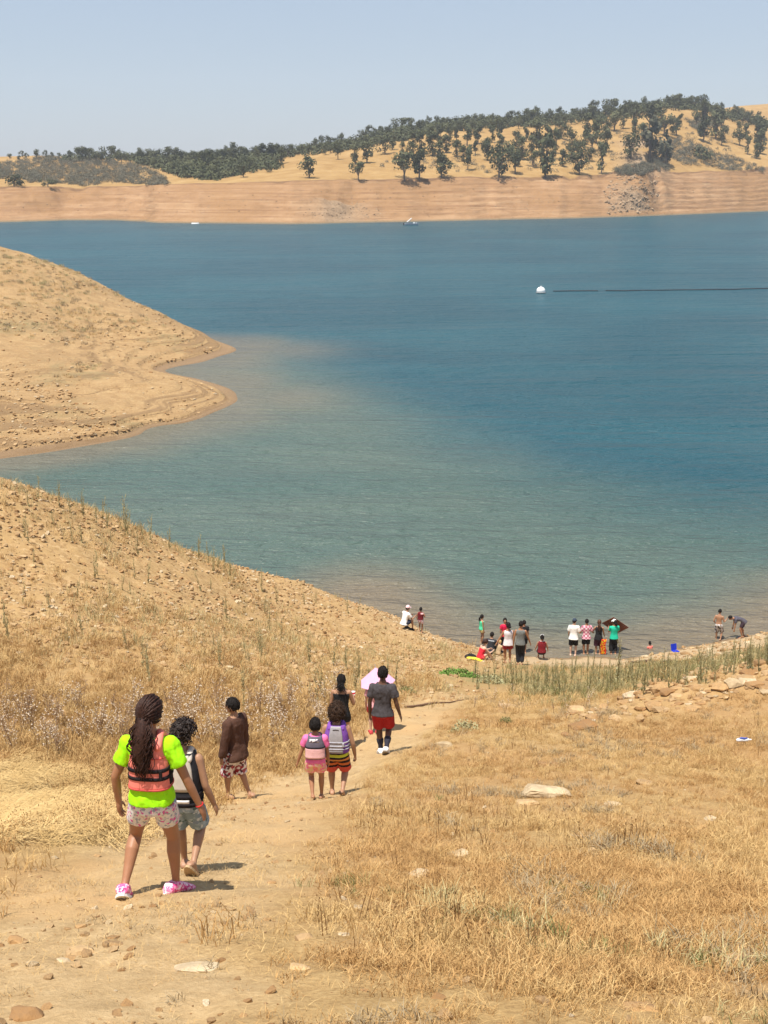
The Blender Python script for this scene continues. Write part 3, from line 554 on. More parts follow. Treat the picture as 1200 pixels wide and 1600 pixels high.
for (px, py), w in zip(cand, cw):
    if n >= 125: break
    if w < .5 or any(abs(px - u) + 1.6 * abs(py - v) < 9 for u, v in used): continue
    used.append((px, py)); stone('tan angular stone in the rubble line crossing the right slope', px, py, R_.choice((8, 9, 10, 11, 13, 15, 20, 28)), R_.uniform(.3, .52), R_.choice((0, 0, 1, 1, 2)), group=G, sinkk=.25); n += 1
n = 0; cand = [(R_.uniform(0, 740), R_.uniform(770, 1075)) for _ in range(900)] ; cx, cy, cz, cf = ground_hit(np.array([c[0] for c in cand]), np.array([c[1] for c in cand])); cw = hill_w(cx, cy) * (cz > .4); used = []
for (px, py), w, cl in zip(cand, cw, fbm(cx * .3, cy * .3, 4, 88)):
    if n >= 130: break
    if w < .5 or cl < -.12 or any(abs(px - u) + abs(py - v) < 13 for u, v in used): continue
    used.append((px, py)); stone('flat tan stone among the rubble of the hillside left of the path', px, py, R_.choice((7, 8, 9, 10, 12)), R_.uniform(.3, .55), R_.choice((0, 0, 0, 1, 1, 2)), group='larger stones on the left hillside', sinkk=.15); n += 1
n = 0; used = []; cand = [(R_.uniform(985, 1200), R_.uniform(990, 1052)) for _ in range(300)]; cx, cy, cz, cf = ground_hit(np.array([c[0] for c in cand]), np.array([c[1] for c in cand])); cw = far_right_w(cx, cy) * (cz > .15)
for (px, py), w in zip(cand, cw):
    if n >= 40: break
    if w < .4 or any(abs(px - u) + abs(py - v) < 11 for u, v in used): continue
    used.append((px, py)); stone('pale stone on the rocky shore beyond the green stalks', px, py, R_.choice((8, 9, 10, 12, 15)), R_.uniform(.3, .55), R_.choice((0, 0, 2, 2)), group='stones on the rocky shore at the foot of the right slope', sinkk=.15); n += 1

# ------------------------------------------------------------------ WEEDS, THISTLES, BUSH
def slope_pt(px, py):
    x, y, z, f = ground_hit(np.array([px]), np.array([py])); return float(x[0]), float(y[0]), float(z[0]), bool(f[0])
def leafq(mb, p, d, l, w):
    d = norm(d); s = norm(np.cross(d, (R_.gauss(0, 1), R_.gauss(0, 1), R_.gauss(0, 1)))) * w; p = np.asarray(p); mb.add([p, p + d * l * .5 + s, p + d * l, p + d * l * .5 - s], [(0, 1, 2, 3)])
def weed(h, bushy):
    st, lf = MB(), MB(); ns = R_.choice((1, 1, 2, 3))
    for _ in range(ns):
        lx, ly = R_.gauss(0, .07), R_.gauss(0, .07); hh = h * R_.uniform(.7, 1); pts = [np.array([lx * t + .02 * math.sin(t * 5), ly * t, hh * t]) for t in (0, .3, .65, 1)]
        tube(st, pts, [.011, .009, .007, .004], 5)
        for i in range(int(70 * bushy)):
            t = R_.uniform(.04, 1) ** (1.25); p = np.array([lx * t, ly * t, hh * t]); a = R_.uniform(0, 6.283); l = .075 * (1.25 - t) * R_.uniform(.5, 1.4) + .018
            leafq(lf, p, (math.cos(a), math.sin(a), R_.uniform(.3, 1.6)), l, l * .16)
        for i in range(int(7 * bushy)):
            t = R_.uniform(.35, .9); p = np.array([lx * t, ly * t, hh * t]); a = R_.uniform(0, 6.283); e = p + np.array([math.cos(a) * .11, math.sin(a) * .11, .19]) * R_.uniform(.6, 1.2); tube(st, [p, (p + e) / 2 + (0, 0, .01), e], [.005, .004, .003], 4)
            for _ in range(7): leafq(lf, p + (e - p) * R_.random(), (R_.gauss(0, 1), R_.gauss(0, 1), R_.uniform(.2, 1.5)), .05, .009)
    return st, lf
wstem = vary('weed_stem', (.20, .18, .08), (.32, .26, .13)); wleaf = vary('weed_leaf', (.235, .235, .12), (.42, .39, .215)); bstem = vary('thistle_stem', (.24, .15, .085), (.34, .23, .13)); bhead = vary('thistle_head', (.48, .38, .27), (.74, .63, .50)); dhead = vary('thistle_bract', (.24, .15, .10), (.38, .26, .17))
def proto(name, stem, leaves, m1, m2, n2):
    r = bpy.data.objects.new(name, None); a = bpy.data.objects.new('stem', stem.mesh('stem')); a.data.materials.append(m1); b = bpy.data.objects.new(n2, leaves.mesh(n2)); b.data.materials.append(m2); b['kind'] = 'stuff'; return r, (a, b)
WEEDS = [proto('weed_plant', *weed(1.0, b), wstem, wleaf, 'leaves') for b in (.5, .7, .95, .4, .8)]
def plant(P, px, py, h, label, cat, group=None, rz=None):
    x, y, z, f = slope_pt(px, py)
    if not f: return
    r, parts = P; return dup(r, parts, (x, y, z - .02), 0, (h * .68, h * .68, h) if cat == 'plant' and 'thistle' not in label else h, label, group, rot=(R_.gauss(0, .07), R_.gauss(0, .07), R_.uniform(0, 6.28)))
def plantc(*a, **k):
    o = plant(*a, **k)
    if o is not None: o['category'] = 'plant'
    return o
L1 = 'tall grey green weed stalk in the band between path and beach'; G1 = 'tall weeds between the grass slope and the beach'
for _ in range(185):
    px = R_.uniform(738, 1200); lo = np.interp(px, [738, 800, 900, 1000, 1100, 1200], [1075, 1085, 1092, 1085, 1070, 1045]); hi = np.interp(px, [738, 850, 1000, 1100, 1200], [1055, 1050, 1045, 1030, 1015]); py = R_.uniform(hi, lo)
    plantc(R_.choice(WEEDS), px, py, R_.uniform(.45, .95), L1, 'plant', G1)
for px, py, hp in ((962, 1074, 88), (836, 1090, 70), (745, 1078, 55), (1040, 1072, 75), (1092, 1060, 62), (880, 1095, 60), (1005, 1085, 66), (918, 1085, 55), (1175, 1050, 55), (800, 1075, 60)):
    x, y, z, f = slope_pt(px, py); plantc(R_.choice(WEEDS), px, py, hp / FPX * y * 1.1, L1, 'plant', G1)
for px, py, hp in ((578, 1075, 55), (560, 1060, 50), (605, 1062, 48), (618, 1072, 50), (540, 1048, 50), (520, 1040, 45), (628, 1085, 30)):
    x, y, z, f = slope_pt(px, py); plantc(R_.choice(WEEDS), px, py, hp / FPX * y * 1.1, 'grey green weed at the foot of the hillside beyond the pink umbrella', 'plant', 'weeds beyond the pink umbrella')
PALE = [proto('weed_plant', *weed(1.0, b), pale, vary('pale_leaf', (.25, .23, .115), (.40, .35, .18)), 'leaves') for b in (.5, .75, .35)]
for _ in range(70):
    px = R_.uniform(0, 560); cr = np.interp(px, [0, 200, 350, 470, 560], [762, 826, 886, 918, 952]); py = cr + 230 * R_.random() ** 1.8 + 4
    plantc(R_.choice(PALE), px, py, R_.uniform(.5, 1.15), 'thin pale dry stalk on the rubbly left hillside', 'plant', 'dry stalks on the left hillside')
for px, py, h in ((197, 832, 1.25), (235, 846, .9), (310, 872, .9), (352, 890, 1.0), (130, 806, .9), (92, 792, .85), (60, 780, .8), (160, 812, .8), (265, 856, .75)):
    plantc(R_.choice(PALE), px, py, h * 1.25, 'thin pale dry stalk standing against the water on the crest of the left hillside', 'plant', 'dry stalks along the crest of the left hillside')
def thistle(h):
    st, hd = MB(), MB()
    for _ in range(R_.choice((2, 3, 3))):
        a = R_.uniform(0, 6.283); l = R_.uniform(.1, .35); top = np.array([math.cos(a) * l * h, math.sin(a) * l * h, h * R_.uniform(.75, 1.05)]); tube(st, [np.zeros(3), top * (.45, .45, .5), top], [.008, .006, .004], 4)
        for _ in range(R_.randint(8, 14)):
            t = R_.uniform(.35, 1); p = top * (t, t, t); a2 = R_.uniform(0, 6.283); e = p + np.array([math.cos(a2) * .07, math.sin(a2) * .07, .06]) * R_.uniform(.5, 1.6); tube(st, [p, e], [.004, .003], 3, cap=False)
            k = R_.random(); r = R_.uniform(.010, .021)
            if k < .6: ball(hd, e, (r, r, r * .8), None, 5, 4)
            else:
                for _ in range(3): leafq(hd, e, (R_.gauss(0, 1), R_.gauss(0, 1), R_.uniform(-.5, 1)), r * 2.2, r * .6)
    return st, hd
THIS = [proto('thistle_plant', *thistle(1.0), bstem, (bhead, bhead, dhead)[k % 3], 'seed_heads') for k in range(8)]
def thistle_row(n, xs, lo, hi, h0, h1, label, group):
    for _ in range(n):
        px = R_.uniform(xs[0], xs[-1]); py = R_.uniform(np.interp(px, xs, hi), np.interp(px, xs, lo)); plantc(R_.choice(THIS), px, py, R_.uniform(h0, h1), label, 'plant', group)
thistle_row(165, [0, 150, 250, 350, 470, 530], [1188, 1185, 1180, 1185, 1165, 1140], [1112, 1110, 1110, 1105, 1090, 1075], .45, .85, 'dry brown thistle with pale seed heads on the bank left of the path', 'dry thistles on the bank left of the path')
thistle_row(14, [740, 900, 1000], [1120, 1130, 1110], [1085, 1095, 1090], .3, .5, 'short dry thistle in the grass below the green weed band', 'short thistles below the green weeds')
# low bright green bush at the foot of the path
def bush(w, d, h, nleaf, ls, mm, px, py, label, name='bush'):
    x, y, z, f = slope_pt(px, py); t = thing(name, label, 'bush', (x, y, z)); lf, st = MB(), MB()
    for i in range(nleaf):
        a = R_.uniform(0, 6.283); r = math.sqrt(R_.random()); p = np.array([math.cos(a) * r * w, math.sin(a) * r * d, h * (1 - r * r) * R_.uniform(.2, 1) * (.75 + .5 * vnoise(a * 2, r * 3, 3))]); p[2] += float(near_g(x + p[0], y + p[1])) - z
        leafq(lf, p, (R_.gauss(0, 1), R_.gauss(0, 1), R_.uniform(0, 1)), ls * R_.uniform(.6, 1.3), ls * .35)
    for i in range(14): a = R_.uniform(0, 6.283); e = np.array([math.cos(a) * w * .6, math.sin(a) * d * .6, h * .6]); tube(st, [np.zeros(3), e * (.5, .5, .7), e], [.012, .009, .005], 4)
    build('leaves', lf, mm, t, False); build('stems', st, wstem, t); return t
bush(.72, .5, .34, 1500, .075, vary('bright_leaf', (.10, .19, .035), (.17, .27, .06)), 718, 1056, 'low bright green bush at the end of the dirt path', 'green_bush')
bush(.5, .45, .40, 700, .07, wleaf, 768, 1068, 'grey green rounded bush beside the bright green one')
bush(.25, .2, .22, 260, .05, greeng, 637, 1082, 'small dark green tuft at the left edge of the path end')
bush(.3, .25, .3, 320, .05, wleaf, 725, 1140, 'scraggly grey green plant at the right edge of the path bend')
bush(.16, .14, .2, 200, .04, greeng, 790, 1130, 'small dark leafy weed in the grass right of the path bend')
# ------------------------------------------------------------------ FAR TREES AND BRUSH
def far_hit(px, py): return hit(far_g, px, py, 380, 1500, 420)
leaf_mats = [vary('oak_leaf', (.072, .080, .038), (.125, .126, .062), objvar=.5, scale=.4), vary('oak_leaf_dark', (.060, .068, .034), (.10, .104, .052), scale=.4), vary('pine_leaf', (.085, .088, .055), (.12, .115, .075), scale=.4)]
bark = flat('bark', (.13, .105, .085), scale=3)
def tree_proto(seed, kind):
    r = random.Random(seed); st, lf = MB(), MB(); H = 1.0
    if kind == 'oak': blobs = [(r.gauss(0, .17), r.gauss(0, .17), r.uniform(.26, .84), r.uniform(.17, .25)) for _ in range(10)]
    elif kind == 'tall': blobs = [(r.gauss(0, .10), r.gauss(0, .10), r.uniform(.2, .9), r.uniform(.13, .20)) for _ in range(10)]
    elif kind == 'bush': blobs = [(r.gauss(0, .26), r.gauss(0, .26), r.uniform(.18, .62), r.uniform(.16, .26)) for _ in range(8)]
    else: blobs = [(r.gauss(0, .12 * (1.1 - t)) , r.gauss(0, .12 * (1.1 - t)), .2 + .78 * t, .17 * (1.12 - t)) for t in [i / 11 for i in range(12)]]
    top = max(b[2] for b in blobs)
    tube(st, [(0, 0, -.05), (.01, 0, .25), (r.gauss(0, .03), r.gauss(0, .03), .55 * top)], [.036, .03, .016], 6)
    for b in blobs[:5]: tube(st, [(0, 0, .22), (b[0] * .5, b[1] * .5, .22 + (b[2] - .22) * .6), (b[0], b[1], b[2])], [.018, .013, .007], 4)
    for b in blobs:
        for _ in range(60):
            d = np.array([r.gauss(0, 1), r.gauss(0, 1), r.gauss(0, 1)]); d /= np.linalg.norm(d); p = np.array(b[:3]) + d * b[3] * r.uniform(.55, 1.08) * (1, 1, .8)
            u = norm(np.cross(d + np.array([r.gauss(0, .6), r.gauss(0, .6), r.gauss(0, .6)]), (r.gauss(0, 1), r.gauss(0, 1), r.gauss(0, 1)))); w = norm(np.cross(d, u)); s = r.uniform(.026, .056)
            lf.add([p + u * s, p + w * s * .8, p - u * s, p - w * s * .8], [(0, 1, 2, 3)])
    o = bpy.data.objects.new('tree', None); a = bpy.data.objects.new('trunk', st.mesh('trunk')); a.data.materials.append(bark); c = bpy.data.objects.new('crown', lf.mesh('crown')); c.data.materials.append(leaf_mats[2] if kind == 'pine' else leaf_mats[seed % 2]); return o, (a, c)
OAK = [tree_proto(s, 'oak') for s in range(6)]; TALL = [tree_proto(20 + s, 'tall') for s in range(4)]; BSH = [tree_proto(40 + s, 'bush') for s in range(4)]; PINE = [tree_proto(60 + s, 'pine') for s in range(2)]
def tree(P, px, py, hpx, label, group=None, wide=1.0, name='oak_tree'):
    x, y, z, f = far_hit([px], [py])
    if not f[0]: return None
    x, y, z = float(x[0]), float(y[0]), float(z[0]); h = hpx / FPX * y * 1.03; r, parts = P
    o = dup(r, parts, (x, y, z - .2), 0, (h * wide, h * wide, h), label, group, rot=(0, 0, R_.uniform(0, 6.28))); o.name = name; o['category'] = 'tree'; return o
NAMED = [  # px, base py, height px, width factor, proto list, label
 (632, 283, 46, .95, OAK, 'round oak at the bottom of the golden slope, left end of the low clump'), (655, 282, 50, .8, TALL, 'taller oak in the middle of the low clump above the bank'), (690, 278, 36, 1.1, OAK, 'broad oak at the right end of the low clump above the bank'),
 (560, 282, 30, .85, OAK, 'lone small oak low on the golden slope at the treeless middle'), (483, 278, 34, 1.0, OAK, 'oak alone at the left foot of the golden slope'), (731, 266, 40, .6, TALL, 'slim leaning oak between two clumps on the golden slope'),
 (852, 278, 64, .75, TALL, 'tallest dark oak whose foot reaches down towards the bare bank'), (780, 277, 48, .85, OAK, 'oak forked at the base left of the tallest dark oak'), (805, 272, 42, .8, OAK, 'oak just left of the tallest dark oak'), (905, 273, 40, .95, OAK, 'spreading oak with pale trunk right of the tallest dark oak'), (940, 272, 46, .6, TALL, 'slim oak left of the rocky outcrop'),
 (1015, 248, 74, .95, PINE, 'big greyish pine crowning the rocky outcrop'), (1040, 256, 48, .9, PINE, 'lower grey pine on the right shoulder of the rocky outcrop'), (985, 248, 38, .9, OAK, 'dark oak behind the left side of the rocky outcrop'), (960, 205, 32, 1.1, OAK, 'round dark oak up the slope left of the big grey pine'),
 (1100, 250, 30, 1.2, BSH, 'dark bushy oak at the foot of the right brushy slope'), (1165, 160, 13, 2.3, OAK, 'wide small tree on the golden skyline at the far right'), (1197, 162, 15, 1.5, OAK, 'rounded tree at the right end of the golden skyline'),
 (83, 239, 15, 1.2, OAK, 'lone tree poking above the skyline over the grey brush'), (22, 291, 26, 1.3, BSH, 'dark bush at the left foot of the grey brush hill'), (75, 292, 18, 1.3, BSH, 'small dark bush beside the larger one at the foot of the grey brush'), (8, 240, 15, 1.2, OAK, 'tree at the extreme left of the skyline')]
for px, py, hp, w, P, lab in NAMED: tree(R_.choice(P), px, py, hp, lab, None, w, 'pine_tree' if P is PINE else 'oak_tree')
cnt = len(NAMED)
def grove(n, poly, h0, h1, label, group, protos, gap, bias=0):
    """n trees on the hill inside a patch given by its outline in the photograph, none closer than gap"""
    global cnt; xs = [p[0] for p in poly]; ys = [p[1] for p in poly]; used = []; tries = 0
    while len(used) < n and tries < n * 60 and cnt < 296:
        tries += 1; px = R_.uniform(min(xs), max(xs)); py = R_.uniform(min(ys), max(ys))
        if poly_dist(poly, np.array([px]), np.array([py]))[0] < 0 or any(abs(px - a) + 1.6 * abs(py - b) < gap for a, b in used): continue
        if tree(R_.choice(protos), px, py, R_.uniform(h0, h1) * (1 if R_.random() < .85 else 1.25), label, group, R_.uniform(.6, 1.05)) is not None: used.append((px, py)); cnt += 1
ridge = [(380, 242), (470, 233), (540, 224), (600, 208), (700, 192), (800, 187), (900, 182), (960, 172), (1050, 159), (1100, 165), (1150, 178), (1200, 194)]
grove(120, ridge[1:] + [(1200, 202), (1150, 190), (1100, 178), (1050, 172), (960, 186), (900, 198), (800, 204), (700, 212), (600, 224), (540, 240), (470, 246)], 12, 19, 'dark oak in the dense belt along the top of the right hill', 'oaks along the ridge of the right hill', OAK, 9.5)
grove(36, [(200, 250), (280, 250), (400, 246), (480, 240), (440, 262), (400, 276), (330, 284), (280, 278), (230, 262)], 15, 25, 'dark oak in the wooded hollow between grey brush and golden slope', 'oaks in the wooded hollow', OAK + BSH, 16)
grove(30, [(100, 246), (250, 249), (330, 247), (430, 244), (430, 250), (330, 253), (250, 256), (100, 252)], 12, 21, 'small dark oak on the low left skyline', 'oaks along the low left skyline', OAK, 9)
grove(9, [(0, 243), (110, 245), (110, 252), (0, 252)], 8, 13, 'small dark oak on the low left skyline', 'oaks along the low left skyline', OAK, 10)
grove(76, [(520, 250), (600, 232), (700, 220), (800, 214), (900, 210), (960, 200), (1050, 188), (1120, 190), (1190, 215), (1190, 252), (1120, 230), (1060, 215), (990, 220), (930, 258), (880, 262), (800, 262), (740, 256), (700, 256), (640, 246), (560, 262)], 20, 36, 'scattered oak standing on the golden face of the right hill', 'oaks scattered over the golden slope', OAK + TALL + TALL, 19)
# chaparral: grey brush that reads as one mass, and the far wood behind the ridge
def brush(name, polys, n, h0, h1, mm, seed, gaps=False, nq=26, s0=.22, s1=.5):
    lf = MB(); bl = []; V = []; F = []; k = 0; r = np.random.default_rng(seed)
    for poly, share in polys:
        xs = [p[0] for p in poly]; ys = [p[1] for p in poly]; m = int(n * share); px = r.uniform(min(xs), max(xs), m * 14); py = r.uniform(min(ys), max(ys), m * 14); ok = poly_dist(poly, px, py) + 6 * fbm(px * .06, py * .1, 3, seed) > (2.5 if gaps else -2) ; px, py = px[ok][:m], py[ok][:m]
        if gaps: ok = fbm(px * .045, py * .11, 3, seed + 1) + .85 > RNG.random(len(px)) * .8; px, py = px[ok], py[ok]
        x, y, z, f = far_hit(px, py)
        for X, Y, Z in zip(x[f], y[f], z[f]):
            h = r.uniform(h0, h1); w = h * r.uniform(.7, 1.1); d = r.normal(size=(nq, 3)); d /= np.linalg.norm(d, axis=1)[:, None]; d[:, 2] = np.abs(d[:, 2]); c = np.array([X, Y, Z]) + d * (w, w, h) * r.uniform(.6, 1.05, (nq, 1))
            u = np.cross(d + r.normal(0, .5, (nq, 3)), r.normal(size=(nq, 3))); u /= np.linalg.norm(u, axis=1)[:, None]; q = np.cross(d, u); q /= np.linalg.norm(q, axis=1)[:, None]; s = r.uniform(s0, s1, (nq, 1))
            V.append(np.stack([c + u * s, c + q * s, c - u * s, c - q * s], 1).reshape(-1, 3)); F += [(k + 4 * i, k + 4 * i + 1, k + 4 * i + 2, k + 4 * i + 3) for i in range(nq)]; k += 4 * nq
    me = bpy.data.meshes.new(name); me.from_pydata(np.concatenate(V).tolist(), [], F); return tag(link(name, me, mm, None, False), kind='stuff')
def brush_mat(name, a, b):
    t = NT(name); return t.done(t.mix(t.rng(t.noise(.15, 4, .6, t.co('Position')), .35, .65), a, b), .9, .1)
brush('chaparral', [([(-20, 258), (60, 242), (150, 246), (220, 256), (262, 276), (265, 292), (190, 290), (100, 291), (40, 286), (-20, 282)], .62), ([(1010, 232), (1060, 212), (1120, 236), (1200, 262), (1200, 270), (1120, 268), (1060, 258)], .2), ([(560, 262), (640, 240), (800, 216), (950, 205), (1040, 195), (1180, 215), (1190, 255), (1050, 215), (940, 268), (700, 272)], .10), ([(1060, 186), (1110, 184), (1140, 200), (1090, 206)], .08), ([(960, 262), (1040, 246), (1050, 268), (990, 276), (955, 274)], .10)], 3000, 1.4, 2.8, brush_mat('grey_brush', (.10, .098, .068), (.165, .152, .11)), 5, True, 60, .12, .26)
brush('far_woods', [(ridge + [(1200, 202), (1100, 174), (1050, 168), (900, 192), (700, 203), (540, 234), (400, 250), (200, 252), (100, 250), (100, 246)], .66), ([(215, 254), (300, 250), (440, 244), (430, 262), (330, 282), (280, 274)], .28)], 2400, 2.4, 5.2, brush_mat('wood_mass', (.066, .074, .036), (.11, .114, .058)), 6, False, 40, .35, .75)
# broken rock of the outcrop and the low white rocks at the shore
brown_rock = stone_mat('outcrop_brown', (.27, .19, .12), (.42, .305, .195)); lib2 = []
for m_ in ROCKS: m2 = m_.copy(); m2.materials.clear(); m2.materials.append(brown_rock); lib2.append(bpy.data.objects.new('stone_piece', m2))
def far_rocks(name, poly, n, s0, s1, seed):
    r = np.random.default_rng(seed); xs = [p[0] for p in poly]; ys = [p[1] for p in poly]; px = r.uniform(min(xs), max(xs), n * 2); py = r.uniform(min(ys), max(ys), n * 2); ok = poly_dist(poly, px, py) + 17 * fbm(px * .07, py * .10, 3, seed) > 0; x, y, z, f = far_hit(px[ok], py[ok])
    x, y, z = x[f], y[f], z[f]; m = len(x); sz = s0 + (s1 - s0) * r.random(m) ** 3; scatter(name, lib2, np.c_[x, y, z - sz * .16], r.uniform(0, 6.28, m), sz, (r.normal(0, .4, m), r.normal(0, .4, m)))
far_rocks('outcrop_rock', [(955, 278), (1000, 262), (1030, 280), (1020, 332), (950, 334), (940, 310)], 380, .6, 3.0, 3)
far_rocks('shore_rock', [(470, 338), (530, 315), (590, 318), (600, 342), (520, 345)], 300, .35, 1.3, 4)
far_rocks('bank_rock', [(0, 300), (1200, 285), (1200, 325), (0, 340)], 500, .3, 1.1, 8)
# ------------------------------------------------------------------ BOATS, BUOY, FLOAT LINE
white = flat('white_paint', (.80, .80, .78), .45, .04); dark = flat('dark_rubber', (.03, .03, .035), .6); alu = flat('dull_hull', (.42, .47, .52), .5, .1); glass = flat('tinted_screen', (.05, .07, .09), .15)
def hull(L, W, Hh, top=1.0):
    mb = MB(); rings = []; n = 9
    for i in range(n):
        t = i / (n - 1); w = W / 2 * (1 if t < .5 else math.sqrt(max(0, 1 - ((t - .5) / .52) ** 2))); k = .22 * max(0, t - .55) ** 1.2; x = -L / 2 + L * t
        t_ = w * top; rings += [(x, -t_, Hh + k), (x, -w * .8, .04 + k), (x, 0, -.15 + k * .6), (x, w * .8, .04 + k), (x, t_, Hh + k), (x, t_ * .85, Hh + k), (x, t_ * .78, Hh - .2 + k), (x, -t_ * .78, Hh - .2 + k), (x, -t_ * .85, Hh + k)]
    F = [(i * 9 + j, i * 9 + (j + 1) % 9, (i + 1) * 9 + (j + 1) % 9, (i + 1) * 9 + j) for i in range(n - 1) for j in range(9)] + [tuple(range(9))[::-1], tuple((n - 1) * 9 + j for j in range(9))]
    mb.add(rings, F); return mb
p = at_z(305, 350); b = thing('motorboat', 'low white motorboat lying along the far bank at the left', 'boat', (*p[:2], .05), rad(12)); b.scale = (.66,) * 3; build('hull', hull(5.2, 1.9, .8, .45), white, b, False)
m = MB(); box(m, (-2.45, 0, .45), (.35, .35, .75)); box(m, (-2.5, 0, .0), (.18, .12, .7)); build('outboard_motor', m, dark, b, False); m = MB(); box(m, (.5, 0, .68), (.08, 1.1, .3)); build('windscreen', m, glass, b, False)
m = MB(); box(m, (-.9, 0, .3), (.35, 1.1, .12)); build('bench', m, alu, b, False)
p = at_z(643, 352); b = thing('fishing_boat', 'grey fishing boat with a tilted white canopy off the far bank', 'boat', (*p[:2], .05), rad(4)); b.scale = (1.25,) * 3; build('hull', hull(4.8, 1.8, .62), alu, b, False)
m = MB(); box(m, (-2.75, 0, .45), (.42, .42, .8)); box(m, (-2.8, 0, -.1), (.2, .14, .7)); build('outboard_motor', m, dark, b, False)
m = MB(); M_ = np.array(Matrix.Rotation(rad(40), 3, 'Y')); box(m, (-.8, 0, 1.75), (2.1, 1.6, .16), M_); build('canopy', m, white, b, False)
m = MB(); [tube(m, [(-1.3 + .8 * k, s * .7, .5), (-1.4 + .9 * k, s * .72, 1.25 + .8 * k)], [.03, .03], 5) for k in (0, 1) for s in (-1, 1)]; build('canopy_frame', m, alu, b)
m = MB(); box(m, (.9, 0, .8), (.7, .9, .45)); build('console', m, white, b, False); m = MB(); box(m, (1.75, 0, .72), (.35, .7, .22)); build('bow_seat', m, white, b, False)
p = at_z(845, 458); b = thing('buoy', 'white round buoy floating on the open water', 'buoy', (*p[:2], 0)); m = MB(); ball(m, (0, 0, .42), (.82, .82, .74), None, 24, 14); build('float', m, white, b)
m = MB(); ang = [2 * math.pi * k / 24 for k in range(25)]; tube(m, [(math.cos(a) * .86, math.sin(a) * .86, .14) for a in ang], [.07] * 25, 6, cap=False); build('collar', m, flat('buoy_collar', (.30, .31, .32), .6), b); m = MB(); tube(m, [(0, 0, 1.1), (0, 0, 1.3)], [.10, .07], 8); build('cap', m, white, b)
fl = thing('float_line', 'long line of small dark floats running right from the white buoy', 'float line', (*at_z(866, 455.5)[:2], 0)); o0 = np.array(fl.location)
ends = [at_z(866, 455.5), at_z(1040, 454), at_z(1260, 450.5)]; ln = MB(); P3 = []
for k in range(131): t = k / 130; xp = 866 + 394 * t; P3.append(np.array([0, .7 * vnoise(k * .11, 0., 5) + .25 * vnoise(k * .5, 0., 6), 0]) + at_z(xp, np.interp(xp, [866, 1040, 1260], [455.5, 454, 450.5])) - o0)
tube(ln, P3[::5], [.05] * len(P3[::5]), 5); build('rope', ln, dark, fl); m = MB(); ball(m, (0, 0, .05), (.24, .16, .15), None, 8, 6); fm = m.mesh('float'); fm.materials.append(dark)
for k, q in enumerate(P3):
    if 22 < k < 27: continue
    o = bpy.data.objects.new('float', fm); COL.objects.link(o); o.parent = fl; o.location = q
# ------------------------------------------------------------------ PEOPLE
def remesh(name, mb, vox, smooth=4, fac=.5, noise=0.0, nscale=20.0, seed=0):
    """closed overlapping pieces -> one continuous surface"""
    me = mb.mesh(name); o = bpy.data.objects.new(name, me); COL.objects.link(o)
    r = o.modifiers.new('r', 'REMESH'); r.mode = 'VOXEL'; r.voxel_size = vox; r.use_smooth_shade = True
    if smooth: s = o.modifiers.new('s', 'SMOOTH'); s.iterations = smooth; s.factor = fac
    dg = bpy.context.evaluated_depsgraph_get(); out = bpy.data.meshes.new_from_object(o.evaluated_get(dg)); out.name = name
    bpy.data.objects.remove(o); bpy.data.meshes.remove(me)
    if noise:
        n = len(out.vertices); co = np.empty(n * 3); out.vertices.foreach_get('co', co); co = co.reshape(-1, 3); no = np.empty(n * 3); out.vertices.foreach_get('normal', no); no = no.reshape(-1, 3)
        d = fbm(co[:, 0] * nscale + co[:, 1] * nscale * .7 + seed, co[:, 2] * nscale * .55 + co[:, 1] * nscale * .4, 3, seed); co += no * (d * noise)[:, None]; out.vertices.foreach_set('co', co.ravel()); out.update()
    return out
def mesh_arrays(me):
    n = len(me.vertices); co = np.empty(n * 3); me.vertices.foreach_get('co', co); return co.reshape(-1, 3), [tuple(p.vertices) for p in me.polygons]
def hand_proto(curl, thumb_in):
    """right hand along +X, palm facing -Z, thumb towards +Y; length about 1"""
    mb = MB(); V = []; F = []; rings = [(-.12, .15, .13), (0, .155, .12), (.15, .20, .12), (.35, .225, .11), (.50, .215, .095), (.545, .17, .07)]
    for x, w, h in rings:
        for k in range(12): a = 2 * math.pi * k / 12; V.append((x, w * math.copysign(abs(math.cos(a)) ** .7, math.cos(a)), h * math.copysign(abs(math.sin(a)) ** .8, math.sin(a))))
    F = [(i * 12 + k, i * 12 + (k + 1) % 12, (i + 1) * 12 + (k + 1) % 12, (i + 1) * 12 + k) for i in range(5) for k in range(12)] + [tuple(range(12))[::-1], tuple(60 + k for k in range(12))]; mb.add(V, F)
    for y, L, sp in ((.165, .42, .10), (.055, .48, .03), (-.055, .44, -.04), (-.16, .34, -.12)):
        p = np.array([.44, y, -.01]); pts = [p]; ang = .10
        for f, c in ((.5, .25), (.29, 1.0), (.21, .9)):
            ang += curl * c; p = p + L * f * np.array([math.cos(ang) * math.cos(sp), math.cos(ang) * math.sin(sp), -math.sin(ang)]); pts.append(p)
        tube(mb, pts, [.054, .05, .045, .036], 8)
    t = np.array([.10, .14, -.03]); q = t + np.array([.17, .13, -.05]); r = q + np.array([.15, .06 - .06 * thumb_in, -.03 - .05 * thumb_in]); u = r + np.array([.12, .01 - .06 * thumb_in, -.02 - .05 * thumb_in]); tube(mb, [t, q, r, u], [.075, .062, .052, .04], 8)
    return mesh_arrays(remesh('hand', mb, .034, 3))
HANDS = {'relax': hand_proto(.38, .3), 'fist': hand_proto(1.05, 1.0), 'open': hand_proto(.14, .0)}
